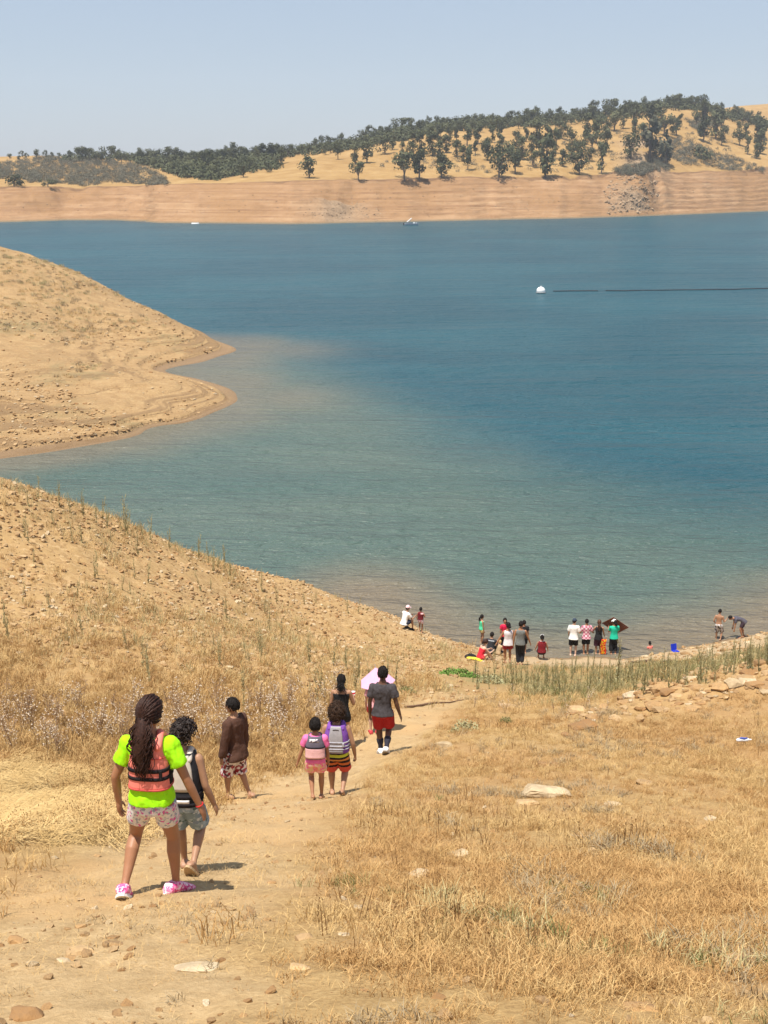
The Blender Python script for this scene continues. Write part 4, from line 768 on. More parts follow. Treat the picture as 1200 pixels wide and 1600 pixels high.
def skinm(k):
    name = 'skin_' + k
    if name in MATS: return MATS[name]
    c = dict(brown=(.335, .16, .085), dark=(.115, .056, .033), tan=(.36, .195, .115), light=(.56, .36, .26), mid=(.29, .15, .085))[k]
    t = NT(name); n = t.noise(9, 3); t.p.inputs['Subsurface Weight'].default_value = .05; t.p.inputs['Subsurface Radius'].default_value = (.02, .008, .004)
    MATS[name] = t.done(t.mix(n, tuple(x * .86 for x in c), tuple(x * 1.12 for x in c)), .5, .4); return MATS[name]
hairblack = flat('hair_black', (.014, .011, .010), .75, .4, 60, .15); hairbrown = flat('hair_brown', (.036, .015, .010), .6, .5, 70, .22); haircurl = flat('hair_curly', (.022, .013, .010), .55, .4, 60, .35); hairafro = flat('hair_afro', (.040, .021, .012), .7, .4, 60, .2); hairlight = flat('hair_light', (.11, .05, .022), .5, .3, 40, .35)
def cloth(name, c, var=.14, sc=22, bump=.4, rough=.92): return flat(name, c, rough, var, sc, .15, bump)
def pattern(name, cols, scale, base=None, amt=.5, stretch=(1, 1, 1)):
    """printed cloth: blotches of a few colours"""
    if name in MATS: return MATS[name]
    t = NT(name); co = t.co('Object', stretch); v = t.voro(scale, t.mix(.16, co, t.n('TexNoise').outputs['Color']) if False else co, 'Color'); s = t.n('SeparateColor'); t.set(s.inputs[0], v)
    n = len(cols); c = t.ramp(s.outputs[0], [(i / n, cols[i]) for i in range(n)], True)
    if base is not None: c = t.mix(t.rng(t.noise(scale * .45, 4, .7, co, .6), .5 - .04 + (.5 - amt) * .4, .5 + .04 + (.5 - amt) * .4), base, c)
    MATS[name] = t.done(c, .85, .12); return MATS[name]
def bands(name, stops, z0, z1):
    t = NT(name); s = t.n('SeparateXYZ'); t.set(s.inputs[0], t.co()); f = t.rng(t.math('ADD', s.outputs[2], t.math('MULTIPLY', t.noise(7, 2), .02)), z0, z1); f.node.interpolation_type = 'LINEAR'; return t.done(t.ramp(f, stops, True), .85, .1)
def plaid(name, a, b, c, p):
    t = NT(name); s = t.n('SeparateXYZ'); t.set(s.inputs[0], t.co()); f = t.math('GREATER_THAN', t.math('FRACT', t.math('MULTIPLY', s.outputs[0], p)), .5); g = t.math('GREATER_THAN', t.math('FRACT', t.math('MULTIPLY', s.outputs[2], p)), .5)
    return t.done(t.mix(g, t.mix(f, a, b), t.mix(f, b, c)), .85, .1)
TORSO = [(-.060, .030, .030), (-.050, .062, .052), (-.02, .090, .066), (.02, .093, .067), (.07, .082, .056), (.11, .075, .050), (.17, .082, .055), (.23, .094, .062), (.262, .097, .061), (.287, .084, .054), (.308, .062, .046), (.330, .040, .038), (.36, .029, .031)]
class Person:
    def __init__(s, label, px, py, H, face=0, skin='brown', lean=4, feet=None, hip=None, arms=None, head=1.0, yaw=0, nod=0, build_=1.0, group=None, pos=None, hands=('relax', 'relax'), twist=0, hipdrop=0, bare=True, sit=False, vox=None, waterz=None, side=0):
        s.H = H; s.hs = head; s.skin = skinm(skin)
        if pos is None: x, y, z, _ = ground_hit([px], [py]); x, y = float(x[0]), float(y[0])
        else: x, y = pos
        if waterz is not None: q = at_z(px, py, waterz); x, y = q[0], q[1]
        s.gz = float(near_g(x, y)) if waterz is None else waterz - .06
        s.root = thing('person', label, 'person', (x, y, s.gz), rad(face), group); s.x, s.y, s.fa = x, y, rad(face); s.water = waterz
        s.vox = vox or (.0085 if y < 12 else .011 if y < 26 else .016)
        feet = feet or ((-.05, 0, 0, 0), (.05, 0, 0, 0))   # per foot: x, y (times H), lift (m), pitch (deg, + = heel up), turn-out
        L1 = L2 = .242 * H; s.ank = []; s.fdir = []; s.up0 = np.array([0, 0, 1.0])
        for k, f in enumerate(feet):
            fx, fy = f[0] * H, f[1] * H; g = s.gnd(fx, fy); gt = s.gnd(fx, fy + .14 * H); pit = math.atan2(gt - g, .14 * H) * (1 if f[2] < .03 else .3) - rad(f[3])
            tn = rad(f[4]) if len(f) > 4 else (rad(8) if k == 0 else rad(-8)); d = np.array([-math.sin(tn) * math.cos(pit), math.cos(tn) * math.cos(pit), math.sin(pit)]); up = norm(np.cross(np.cross(d, (0, 0, 1)), d))
            s.ank.append(np.array([fx, fy, g + f[2]]) + up * .045 * H); s.fdir.append((d, up))
        if hip is None:
            zc = []
            for k, a in enumerate(s.ank):
                hx = (-.052, .052)[k] * H
                if feet[k][2] < .05: zc.append(a[2] + math.sqrt(max(.01, (.985 * (L1 + L2)) ** 2 - (a[0] - hx) ** 2 - a[1] ** 2)))
            hip = (0, 0, min(zc) - hipdrop)
        else: hip = (hip[0] * H, hip[1] * H, hip[2] * H)
        s.P = np.array(hip); ln = rad(lean); sd_ = rad(side); tw = rad(twist)
        s.R = np.array([math.cos(tw), math.sin(tw), 0.0]); fw = np.array([-math.sin(tw), math.cos(tw), 0.0])
        s.U = norm(fw * math.sin(ln) + s.R * math.sin(sd_) + np.array([0, 0, math.cos(ln)])); s.R = norm(s.R - s.U * np.dot(s.R, s.U)); s.F = np.cross(s.U, s.R)
        s.pl = rad(lean * .45); s.PU = norm(np.array([0, math.sin(s.pl), math.cos(s.pl)])); s.bw = build_
        s.hipj = [s.P + np.array([k * .052 * H, 0, 0]) for k in (-1, 1)]; s.knee = []
        for k in (0, 1):
            a, b = s.hipj[k], s.ank[k]; v = b - a; D = min(np.linalg.norm(v), (L1 + L2) * .999); d = norm(v); b = a + d * D; s.ank[k] = b
            h = math.sqrt(max(0, L1 * L1 - (D / 2) ** 2)); ax = np.array([(-.12, .12)[k], 1.0, .15]); ax = norm(ax - d * np.dot(ax, d)); s.knee.append(a + d * D / 2 + ax * h)
        s.neck = s.tp(.345); s.sh = [s.tp(.274) + s.R * (k * .101 * H * (.5 + .5 * build_)) for k in (-1, 1)]
        arms = arms or (((-.12, .02, -1), (-.04, .15, -1)), ((.12, .02, -1), (.04, .15, -1))); s.elb = []; s.wri = []; s.hd = []
        for k in (0, 1):
            e = s.sh[k] + norm(arms[k][0]) * .172 * H; w = e + norm(arms[k][1]) * .148 * H; s.elb.append(e); s.wri.append(w); s.hd.append(norm(norm(arms[k][1]) * 1 + (np.array(arms[k][2]) if len(arms[k]) > 2 else 0)))
        yw = rad(yaw) + tw; s.hr = np.array([math.cos(yw), math.sin(yw), 0.0]); nf = rad(nod); f0 = np.array([-math.sin(yw), math.cos(yw), 0.0])
        s.hf = f0 * math.cos(nf) - np.array([0, 0, 1]) * math.sin(nf); s.hu = np.cross(s.hr, s.hf); s.hc = s.neck + s.U * .035 * H + s.hu * .045 * H * head + s.hf * .012 * H; s.hM = np.array([s.hr, s.hf, s.hu]); s.hrad = np.array([.0465, .058, .066]) * H * head
        mb = MB(); s.torso(mb, TORSO, 0); tube(mb, [s.tp(.30), s.neck, s.hc - s.hu * .02 * H], [.036 * H, .029 * H, .028 * H], 12)
        ball(mb, s.hc, s.hrad, s.hM, 18, 12); hl = lambda a, b, c: s.hc + (np.array([a, b, c]) * s.hrad) @ s.hM
        ball(mb, hl(0, .32, -.50), s.hrad * (.72, .62, .50), s.hM); tube(mb, [hl(0, .93, .12), hl(0, 1.10, -.16)], [.008 * H, .012 * H], 8); ball(mb, hl(0, .9, -.48), s.hrad * (.34, .14, .10), s.hM)
        for k in (-1, 1): ball(mb, hl(k * 1.0, -.02, -.05), s.hrad * (.13, .22, .30), s.hM)
        for k in (0, 1):
            h_, kn, an = s.hipj[k], s.knee[k], s.ank[k]; mid = lambda a, b, t: a + (b - a) * t; bk = norm(np.cross(kn - an, (1, 0, 0))); bk = bk if bk[1] < 0 else -bk
            tube(mb, [h_, mid(h_, kn, .35), mid(h_, kn, .75), kn, mid(kn, an, .28) + bk * .008 * H, mid(kn, an, .6), mid(kn, an, .85), an], [x * H * (.4 + .6 * build_) for x in (.054, .050, .038, .033, .034, .026, .020, .020)], 12)
            s.foot(mb, k)
            sh, el, wr = s.sh[k], s.elb[k], s.wri[k]; tube(mb, [sh, mid(sh, el, .4), el, mid(el, wr, .3), wr], [x * H * (.45 + .55 * build_) for x in (.031, .028, .022, .023, .0155)], 10)
        me = remesh('body', mb, s.vox, 3); co, fc = mesh_arrays(me); out = MB(); out.add(co, fc); bpy.data.meshes.remove(me)
        for k in (0, 1):
            hv, hf_ = HANDS[hands[k]]; d = s.hd[k]; out_ = np.array([(-1, 1)[k], 0, 0.0]); pal = -out_                       # palm faces the body
            pal = norm(pal - d * np.dot(pal, d)); ty = norm(np.cross(d, pal)) ; ty = ty if np.dot(ty, (0, 1, .2)) > 0 else -ty; Lh = .098 * H
            v = hv.copy() * Lh; W = s.wri[k] + v[:, :1] * d - v[:, 2:3] * pal + v[:, 1:2] * ty; det = np.dot(np.cross(d, ty), -pal); out.add(W, hf_ if det > 0 else [f[::-1] for f in hf_])
        s.body = build('body', out, s.skin, s.root)
        e = MB(); ball(e, (0, 0, 0), .0095 * H * head, None, 10, 7); em = e.mesh('eye'); em.materials.append(flat('eye', (.05, .035, .03), .2, .1))
        for k in (-1, 1): o = link('eye', em, None, s.root); o.location = hl(k * .40, .88, .12)
        m = MB(); ball(m, hl(0, .97, -.47), s.hrad * (.26, .06, .06), s.hM, 10, 6); build('mouth', m, flat('lips', (.22, .07, .06), .5), s.root)
    def gnd(s, lx, ly):
        c, n = math.cos(s.fa), math.sin(s.fa); X, Y = s.x + lx * c - ly * n, s.y + lx * n + ly * c
        return (max(float(near_g(X, Y)), s.gz - .0) if s.water is not None else float(near_g(X, Y))) - s.gz
    def tp(s, t):
        H = s.H
        if t <= .03: return s.P + s.PU * t * H
        a = s.P + s.PU * .03 * H; k = min(1, (t - .03) / .10); d = norm(s.PU * (1 - k) + s.U * k); b = a + norm(s.PU * .5 + s.U * .5) * min(t - .03, .10) * H
        return b if t <= .13 else b + s.U * (t - .13) * H
    def ring(s, t, prof=TORSO, off=0.0, offy=None, p=2.35, ang=None, n=28):
        ts = [r[0] for r in prof]; rx = np.interp(t, ts, [r[1] for r in prof]) * s.H * s.bw + off; ry = np.interp(t, ts, [r[2] for r in prof]) * s.H * s.bw + (off if offy is None else offy); c = s.tp(t)
        k = min(1, max(0, (t - .0) / .12)); R = norm(np.array([1.0, 0, 0]) * (1 - k) + s.R * k); F = norm(np.cross(s.PU, (1, 0, 0)) * (1 - k) + s.F * k)
        ang = np.linspace(0, 2 * math.pi, n, endpoint=False) if ang is None else ang; ca, sa = np.cos(ang), np.sin(ang)
        return c + np.outer(np.sign(ca) * np.abs(ca) ** (2 / p) * rx, R) + np.outer(np.sign(sa) * np.abs(sa) ** (2 / p) * ry, F)
    def torso(s, mb, prof, off, ts=None, p=2.35, offy=None):
        ts = ts or [r[0] for r in prof]; n = 28; V = np.concatenate([s.ring(t, prof, off, offy, p) for t in ts]); m = len(ts)
        F = [(i * n + k, i * n + (k + 1) % n, (i + 1) * n + (k + 1) % n, (i + 1) * n + k) for i in range(m - 1) for k in range(n)] + [tuple(range(n))[::-1], tuple((m - 1) * n + k for k in range(n))]; mb.add(V, F)
    def patch(s, name, t0, t1, a0, a1, off, th, m, prof=TORSO, p=2.35, rows=8, cols=24, parent=None, dx=None):
        """a thick piece of cloth or webbing lying on the torso: heights t0..t1, angles a0..a1 in degrees (270 = middle of the back)"""
        full = abs(a1 - a0) >= 359.9; A = np.radians(np.linspace(a0, a1, cols, endpoint=not full)); T = np.linspace(t0, t1, rows); O = []; I = []
        for t in T: O.append(s.ring(t, prof, off, None, p, A)); I.append(s.ring(t, prof, off - th, None, p, A))
        V = np.concatenate(O + I); n = len(A); m_ = rows; b = m_ * n; F = []
        for i in range(m_ - 1):
            for k in range(n if full else n - 1): k2 = (k + 1) % n; F += [(i * n + k, i * n + k2, (i + 1) * n + k2, (i + 1) * n + k), (b + i * n + k2, b + i * n + k, b + (i + 1) * n + k, b + (i + 1) * n + k2)]
        for k in range(n if full else n - 1): k2 = (k + 1) % n; F += [(k2, k, b + k, b + k2), ((m_ - 1) * n + k, (m_ - 1) * n + k2, b + (m_ - 1) * n + k2, b + (m_ - 1) * n + k)]
        if not full:
            for i in range(m_ - 1): F += [(i * n, (i + 1) * n, b + (i + 1) * n, b + i * n), ((i + 1) * n + n - 1, i * n + n - 1, b + i * n + n - 1, b + (i + 1) * n + n - 1)]
        mb = MB(); mb.add(V, F); return build(name, mb, m, parent or s.root)
    def foot(s, mb, k, off=0.0, sole=False):
        H = s.H; a = s.ank[k]; d, up = s.fdir[k]; sd = norm(np.cross(d, up)); base = a - up * .045 * H; V = []; n = 10
        prof = [(-.062, .016, .022), (-.045, .026, .045), (0, .028, .055), (.035, .028, .040), (.075, .034, .028), (.10, .034, .021), (.122, .026, .014)]
        for y, w, h in prof:
            w = w * H + off; h = h * H + off * 1.5; c = base + d * (y * H + (off if y > 0 else -off)) + up * (h / 2 - off * .4)
            for j in range(n): t = 2 * math.pi * j / n; ca, sa = math.cos(t), math.sin(t); V.append(c + sd * math.copysign(abs(ca) ** .8, ca) * w + up * math.copysign(abs(sa) ** .7, sa) * h / 2)
        m = len(prof); F = [(i * n + j, i * n + (j + 1) % n, (i + 1) * n + (j + 1) % n, (i + 1) * n + j) for i in range(m - 1) for j in range(n)] + [tuple(range(n))[::-1], tuple((m - 1) * n + j for j in range(n))]; mb.add(V, F)
        if not sole and off == 0:
            for j, (x, l) in enumerate(((-.024, .130), (-.010, .134), (.003, .130), (.014, .124), (.024, .116))): x = x * (1 if k == 1 else -1); c = base + d * l * H + sd * x * H + up * .009 * H; ball(mb, c, (.008 * H, .012 * H, .008 * H) if j else (.010 * H, .014 * H, .009 * H), np.array([sd, d, up]), 8, 6)
    # --- clothing
    def shirt(s, m, hem=.0, sleeve=.55, off=.019, loose=.006, top=.322, noise=.006, name='shirt', neck=True, smooth=4, slr=.040):
        mb = MB(); o = off; prof = [(t, rx + (loose if t < .2 else 0), ry + (loose * .8 if t < .2 else 0)) for t, rx, ry in TORSO]; prof = [(-.14, .098 + loose, .072 + loose)] + [q for q in prof if q[0] > -.01 or hem > -.01]
        if hem < -.02: prof = sorted([(-.14, .100 + loose, .072 + loose), (-.05, .098 + loose, .072 + loose)] + [q for q in TORSO if q[0] >= .02])
        ts = list(np.linspace(hem, top, 14)); s.torso(mb, prof, o, ts)
        if sleeve:
            for k in (0, 1):
                a, e, w = s.sh[k], s.elb[k], s.wri[k]; H = s.H; ball(mb, a, .0345 * H + o, None, 14, 9)
                if sleeve <= 1: tube(mb, [a - s.R * (k * 2 - 1) * .03 * H - s.U * .012 * H, a, a + (e - a) * sleeve * .6, a + (e - a) * sleeve], [x * H + o for x in (.036, .034, slr * .84, slr * .80)], 12, cap=False)
                else: tube(mb, [a - s.R * (k * 2 - 1) * .03 * H - s.U * .012 * H, a, a + (e - a) * .5, e, e + (w - e) * .5, e + (w - e) * (sleeve - 1)], [x * H + o for x in (.036, .035, .030, .026, .025, .020)], 12, cap=False)
        return link(name, remesh(name, mb, s.vox * .9, smooth, .5, noise, 16, int(s.H * 1000)), m, s.root)
    def shorts(s, m, length=.75, flare=1.25, waist=.085, off=.012, noise=.007, name='shorts'):
        mb = MB(); H = s.H; s.torso(mb, [(-.06, .055, .048), (-.045, .088, .066), (-.02, .095, .071), (.01, .094, .069), (.04, .084, .059), (.2, .076, .053)], off, list(np.linspace(-.055, waist, 8)))
        for k in (0, 1):
            h_, kn, an = s.hipj[k], s.knee[k], s.ank[k]; pt = lambda t: h_ + (kn - h_) * t if t <= 1 else kn + (an - kn) * (t - 1); L = np.linspace(0, length, 6)
            rr = [np.interp(t, [0, .35, .75, 1, 1.3, 1.6, 2], [.056, .053, .043, .040, .040, .036, .032]) * H * (.4 + .6 * s.bw) + off + (flare - 1) * .030 * H * (t / max(length, .01)) for t in L]; tube(mb, [pt(t) for t in L], rr, 14, cap=False)
        return link(name, remesh(name, mb, s.vox * .9, 3, .5, noise, 15, int(s.H * 777)), m, s.root)
    def shoe(s, m, sole=None, off=.010, name='shoe'):
        for k in (0, 1):
            mb = MB(); s.foot(mb, k, off); o = link(name, remesh(name, mb, .009 if s.y < 26 else .014, 2), m, s.root)
            if sole is not None:
                H = s.H; b = MB(); d, up = s.fdir[k]; sd = norm(np.cross(d, up)); base = s.ank[k] - up * (.045 * H + .009); V = []
                for z in (-.006, .016):
                    for t in np.linspace(0, 2 * math.pi, 20, endpoint=False): V.append(base + up * z + d * (.033 * H + math.cos(t) * (.104 * H + off)) + sd * math.sin(t) * (.034 * H + off * 1.25) * (1 + .12 * math.cos(t)))
                b.add(V, [(i, (i + 1) % 20, 20 + (i + 1) % 20, 20 + i) for i in range(20)] + [tuple(range(20))[::-1], tuple(range(20, 40))]); build('sole', b, sole, o, False)
    def sandal(s, m, strap):
        for k in (0, 1):
            H = s.H; b = MB(); d, up = s.fdir[k]; sd = norm(np.cross(d, up)); base = s.ank[k] - up * (.045 * H); V = []
            for z in (-.020, .001):
                for t in np.linspace(0, 2 * math.pi, 20, endpoint=False): V.append(base + up * z + d * (.036 * H + math.cos(t) * .112 * H) + sd * math.sin(t) * .042 * H * (1 + .12 * math.cos(t)))
            b.add(V, [(i, (i + 1) % 20, 20 + (i + 1) % 20, 20 + i) for i in range(20)] + [tuple(range(20))[::-1], tuple(range(20, 40))]); o = build('sandal', b, m, s.root, False)
            c = base + d * .075 * H; b = MB(); tube(b, [c + sd * .038 * H, c + sd * .026 * H + up * .03 * H, c + up * .036 * H, c - sd * .026 * H + up * .03 * H, c - sd * .038 * H], [.008] * 5, 6); build('strap', b, strap, o)
    def sock(s, m, to=.5):
        for k in (0, 1): mb = MB(); an, kn = s.ank[k], s.knee[k]; tube(mb, [an - s.fdir[k][1] * .01, an + (kn - an) * .2, an + (kn - an) * to * .7, an + (kn - an) * to], [x * s.H + .006 for x in (.023, .022, .031, .035)], 12); build('sock', mb, m, s.root)
    def hat(s, m, brim=True, name='cap', back=False):
        H = s.H; mb = MB(); V = []; nu, nv = 20, 6; R3 = s.hrad * (1.22, 1.16, 1.16)
        for j in range(nv + 1):
            ph = math.pi / 2 * j / nv
            for i in range(nu): t = 2 * math.pi * i / nu; V.append(s.hc + (np.array([math.cos(t) * math.cos(ph) + 0, math.sin(t) * math.cos(ph), .22 + .92 * math.sin(ph)]) * R3) @ s.hM)
        F = [(j * nu + i, j * nu + (i + 1) % nu, (j + 1) * nu + (i + 1) % nu, (j + 1) * nu + i) for j in range(nv) for i in range(nu)] + [tuple(range(nu))[::-1]]; mb.add(V, F); o = build(name, mb, m, s.root)
        if brim:
            b = MB(); sg = -1 if back else 1; V = []
            for z in (.20, .27):
                for r in (1.0, 1.75):
                    for t in np.linspace(-1.0, 1.0, 11): V.append(s.hc + (np.array([math.sin(t) * (1 if r < 1.2 else .95), sg * math.cos(t) * r, z - (.18 if r > 1.2 else 0) + .0]) * R3) @ s.hM)
            g = lambda z, r, i: z * 22 + r * 11 + i; F = []
            for i in range(10): F += [(g(0, 0, i), g(0, 0, i + 1), g(0, 1, i + 1), g(0, 1, i)), (g(1, 0, i + 1), g(1, 0, i), g(1, 1, i), g(1, 1, i + 1)), (g(0, 1, i), g(0, 1, i + 1), g(1, 1, i + 1), g(1, 1, i))]
            b.add(V, F); build('brim', b, m, o)
    def hair(s, m, style='short', vol=1.0, length=0.0, seed=1):
        r = random.Random(seed); nu, nv = (44, 30) if s.y < 30 else (24, 16); V = []; H = s.H; big = dict(short=1.09, curly=1.26, afro=1.62, long=1.14, pony=1.09, cap=1.06)[style] * vol
        for j in range(nv + 1):
            ph = math.pi * j / nv
            for i in range(nu):
                t = 2 * math.pi * i / nu; d = np.array([math.sin(ph) * math.cos(t), math.sin(ph) * math.sin(t), math.cos(ph)])
                lim = (-.78 if style in ('afro', 'curly', 'long') else -.62); keep = sstep(-.12, .12, (.42 - d[1] + max(0, d[2]) * .75)) * sstep(lim, lim + .3, d[2] + (.1 if d[1] < -.3 else -.15))
                q = big
                if style in ('curly', 'afro'): q = big * (1 + (.16 if style == 'curly' else .10) * float(fbm(d[0] * 5 + d[2] * 3 + seed, d[1] * 5 + d[2] * 4, 3, seed)) + .05 * r.uniform(-1, 1))
                else: q = big * (1 + .05 * float(fbm(t * 6, ph * 2, 2, seed)))
                V.append(s.hc + (d * s.hrad * (.80 + (q - .80) * keep) * (1, 1, 1) + np.array([0, -.006 * H, .004 * H]) * keep) @ s.hM)
        mb = MB(); mb.add(V, [(j * nu + i, (j + 1) * nu + i, (j + 1) * nu + (i + 1) % nu, j * nu + (i + 1) % nu) for j in range(nv) for i in range(nu)])
        if style in ('curly', 'afro'):
            for _ in range(260 if s.y < 20 else 60):
                d = np.array([r.gauss(0, 1), r.gauss(0, 1), r.gauss(.2, 1)]); d /= np.linalg.norm(d)
                if d[1] > .45 + max(0, d[2]) * .5 or d[2] < -.6: continue
                c = s.hc + (d * s.hrad * big * .97) @ s.hM; u = norm(np.cross(d @ s.hM, (r.gauss(0, 1), r.gauss(0, 1), r.gauss(0, 1)))); w = norm(np.cross(u, d @ s.hM)); R1 = .010 * H * r.uniform(.7, 1.5)
                tube(mb, [c + (u * math.cos(a) + w * math.sin(a)) * R1 + (d @ s.hM) * R1 * .35 * a for a in np.linspace(0, 5.5, 8)], [.0034 * H] * 8, 4, cap=False)
        if style in ('short', 'pony', 'cap', 'long') and s.y < 30:
            tie = norm((0, -1, -.12))
            for _ in range(240):
                d = np.array([r.gauss(0, 1), r.gauss(0, .9), r.gauss(.3, .8)]); d /= np.linalg.norm(d)
                if d[1] > .38 + max(0, d[2]) * .7 or d[2] < -.45: continue
                if style == 'pony': ds = [norm(d * (1 - t) + tie * t) for t in np.linspace(0, 1, 7)]
                else: e_ = norm(d + np.array([r.gauss(0, .25), r.gauss(-.05, .2), -.55])); ds = [norm(d * (1 - t) + e_ * t) for t in np.linspace(0, .8, 5)]
                k = r.uniform(.975, 1.055); tube(mb, [s.hc + (q * s.hrad * big * (k + .02 * math.sin(i * 2.2 + k * 300)) + np.array([0, -.006 * H, .004 * H])) @ s.hM for i, q in enumerate(ds)], [.0042 * H * (1 - .5 * i / len(ds)) for i in range(len(ds))], 4, cap=False)
        if length:
            if s.y < 12:
                p0 = s.hc + (np.array([0, -.95, -.1]) * s.hrad) @ s.hM; tube(mb, [p0 - s.U * length * t - s.F * .045 * H * math.sin(min(1, t * 1.6) * 1.4) + s.R * .01 * math.sin(t * 9) for t in np.linspace(0, .86, 9)], [H * x for x in (.026, .033, .037, .038, .036, .032, .026, .018, .007)], 10)
            back = s.hc + (np.array([0, -.85, -.05]) * s.hrad) @ s.hM; n = 320 if s.y < 12 else 40
            for _ in range(n):
                sx = float(np.clip(r.gauss(0, .3), -.55, .55)); tl = length * r.uniform(.55, 1.03); p0 = s.hc + (np.array([sx * .9, -.80 - .25 * r.random(), .25 * r.random() - .1]) * s.hrad) @ s.hM; ph = r.uniform(0, 6.28); am = .008 * r.uniform(.4, 1.4) * H * (1.0 if style == 'pony' else .5); pts = []; w = .046 * float(np.clip(r.gauss(0, .5), -1.1, 1.1)) * H; bk = .052 * H * (.7 + .5 * r.random())
                for i in range(15):
                    t = i / 14; z = tl * t; c = p0 - s.U * z + s.R * (w * min(1, t * 2.2) * (1 - .35 * t)) - s.F * (bk * math.sin(min(1, t * 1.6) * 1.4)); pts.append(c + s.R * am * math.sin(ph + t * 19) + s.F * am * math.cos(ph + t * 19))
                tube(mb, pts, [(.0032 if s.y < 12 else .0055) * H * (1 - .75 * (i / 14) ** 3) for i in range(15)], 4, cap=False)
        return build('hair', mb, m, s.root)
black = cloth('black_webbing', (.018, .016, .018)); navy = cloth('navy_cloth', (.03, .035, .06)); blackc = cloth('black_cloth', (.02, .02, .022), .2); whitec = cloth('white_cloth', (.78, .77, .75), .04); greyc = cloth('grey_tee', (.062, .056, .060), .12); redc = cloth('red_shorts', (.36, .022, .022), .12)
VEST = [(-.02, .090, .064), (.05, .092, .070), (.12, .086, .066), (.18, .086, .066), (.23, .080, .064), (.27, .068, .060), (.30, .060, .055), (.325, .050, .050)]
LBL = {}
# girl in coral vest -----------------------------------------------------------
p = Person('girl in coral life vest over neon green tee with long curly ponytail', 246, 1397, 1.68, face=-6, skin='brown', lean=3, feet=((-.12, -.12, 0, 22, 10), (.06, .07, 0, 0, -24)), arms=(((-.42, -.10, -1), (-.02, .22, -1)), ((.40, -.02, -1), (.36, .16, -1))), yaw=-22, nod=4, hands=('relax', 'open'), build_=.92)
p.shirt(cloth('neon_tee', (.36, .86, .012), .05), hem=.004, sleeve=.56, loose=.012, noise=.015, off=.017)
p.shorts(pattern('speckled_shorts', [(.72, .70, .68), (.62, .12, .34), (.68, .66, .66), (.30, .33, .40), (.74, .70, .62)], 55, (.66, .64, .62), .62), length=.50, flare=1.15, waist=.04, off=.007)
cor = cloth('coral_foam', (.80, .23, .18), .05, 20, .1); GV = [(.08, .088, .066), (.14, .084, .064), (.20, .084, .066), (.24, .074, .064), (.27, .066, .060), (.30, .058, .055), (.325, .048, .050)]
p.patch('side_panel', .10, .282, 0, 360, .024, .010, black, [(t, rx + .006, ry) for t, rx, ry in GV])
v = p.patch('life_vest', .085, .322, 0, 360, .027, .016, cor, [(t, rx, ry * 1.10) for t, rx, ry in GV], 3.0, 16, 40)
for a, b in ((.172, .190), (.134, .150)): p.patch('strap', a, b, 0, 360, .034, .005, black, [(t, rx, ry * 1.10) for t, rx, ry in GV], 3.0, 3, 48)
for a, b in ((.086, .094), (.236, .241)): p.patch('seam', a, b, 0, 360, .031, .006, cloth('coral_seam', (.55, .10, .085)), [(t, rx, ry * 1.10) for t, rx, ry in GV], 3.0, 3, 48)
c = p.ring(.162, GV, .039, None, 3.0, np.radians([303]))[0]; m = MB(); box(m, c, (.020, .02, .072)); build('strap_keeper', m, black, p.root, False)
for sg in (-1, 1): m = MB(); q = p.tp(.315); tube(m, [p.ring(.29, VEST, .03, None, 3, np.radians([270 + sg * 38]))[0], q + p.R * sg * .085 + p.U * .035, p.ring(.29, VEST, .03, None, 3, np.radians([90 - sg * 38]))[0]], [.030, .030, .030], 10); build('shoulder_strap', m, cor, p.root)
p.hair(hairbrown, 'pony', 1.07, .47, 3); m = MB(); c = p.hc + (np.array([0, -1.05, -.1]) * p.hrad) @ p.hM; tube(m, [c - p.R * .035, c - p.F * .03, c + p.R * .035], [.012] * 3, 8); build('hair_tie', m, hairblack, p.root)
pink = pattern('pink_shoe', [(.72, .10, .28), (.80, .32, .46), (.60, .05, .20)], 60, (.82, .68, .70), .6); p.shoe(pink, whitec)
m = MB(); c = p.wri[1]; d = p.hd[1]; u = norm(np.cross(d, (0, 1, 0))); w = np.cross(d, u); tube(m, [c + (u * math.cos(a) + w * math.sin(a)) * .029 for a in np.linspace(0, 6.28, 13)], [.005] * 13, 5, cap=False); build('bracelet', m, cloth('red_cord', (.5, .03, .03)), p.root)
# boy in pale vest
p = Person('curly haired boy in pale and black life vest with blue floral shorts', 291, 1362, 1.41, face=-4, skin='tan', lean=5, feet=((-.028, .08, 0, 0), (.062, -.13, .055, 52, -10)), arms=(((-.2, -.1, -1), (0, .2, -1)), ((.26, -.16, -1), (.30, .22, -1))), yaw=-35, nod=12, hands=('relax', 'relax'))
beige = cloth('pale_foam', (.55, .49, .42), .06, 20, .1); VB = [(t, rx, ry * 1.06) for t, rx, ry in VEST]
p.patch('life_vest', .0, .322, 0, 360, .036, .018, cloth('charcoal_foam', (.03, .03, .034), .15, 20, .1), VB, 3.0, 16, 40); p.patch('back_panel', .10, .318, 232, 308, .042, .008, beige, VB, 3.0, 12, 14)
for a, b in ((.055, .080), (.005, .028)): p.patch('strap', a, b, 0, 360, .045, .006, black, VB, 3.0, 3, 48)
p.patch('lower_panel', .03, .052, 248, 292, .044, .008, whitec, VB, 3.0, 3, 10)
for sg in (-1, 1): m = MB(); q = p.tp(.315); tube(m, [p.ring(.29, VEST, .03, None, 3, np.radians([270 + sg * 38]))[0], q + p.R * sg * .078 + p.U * .030, p.ring(.29, VEST, .03, None, 3, np.radians([90 - sg * 38]))[0]], [.026] * 3, 10); build('shoulder_strap', m, beige if sg > 0 else black, p.root)
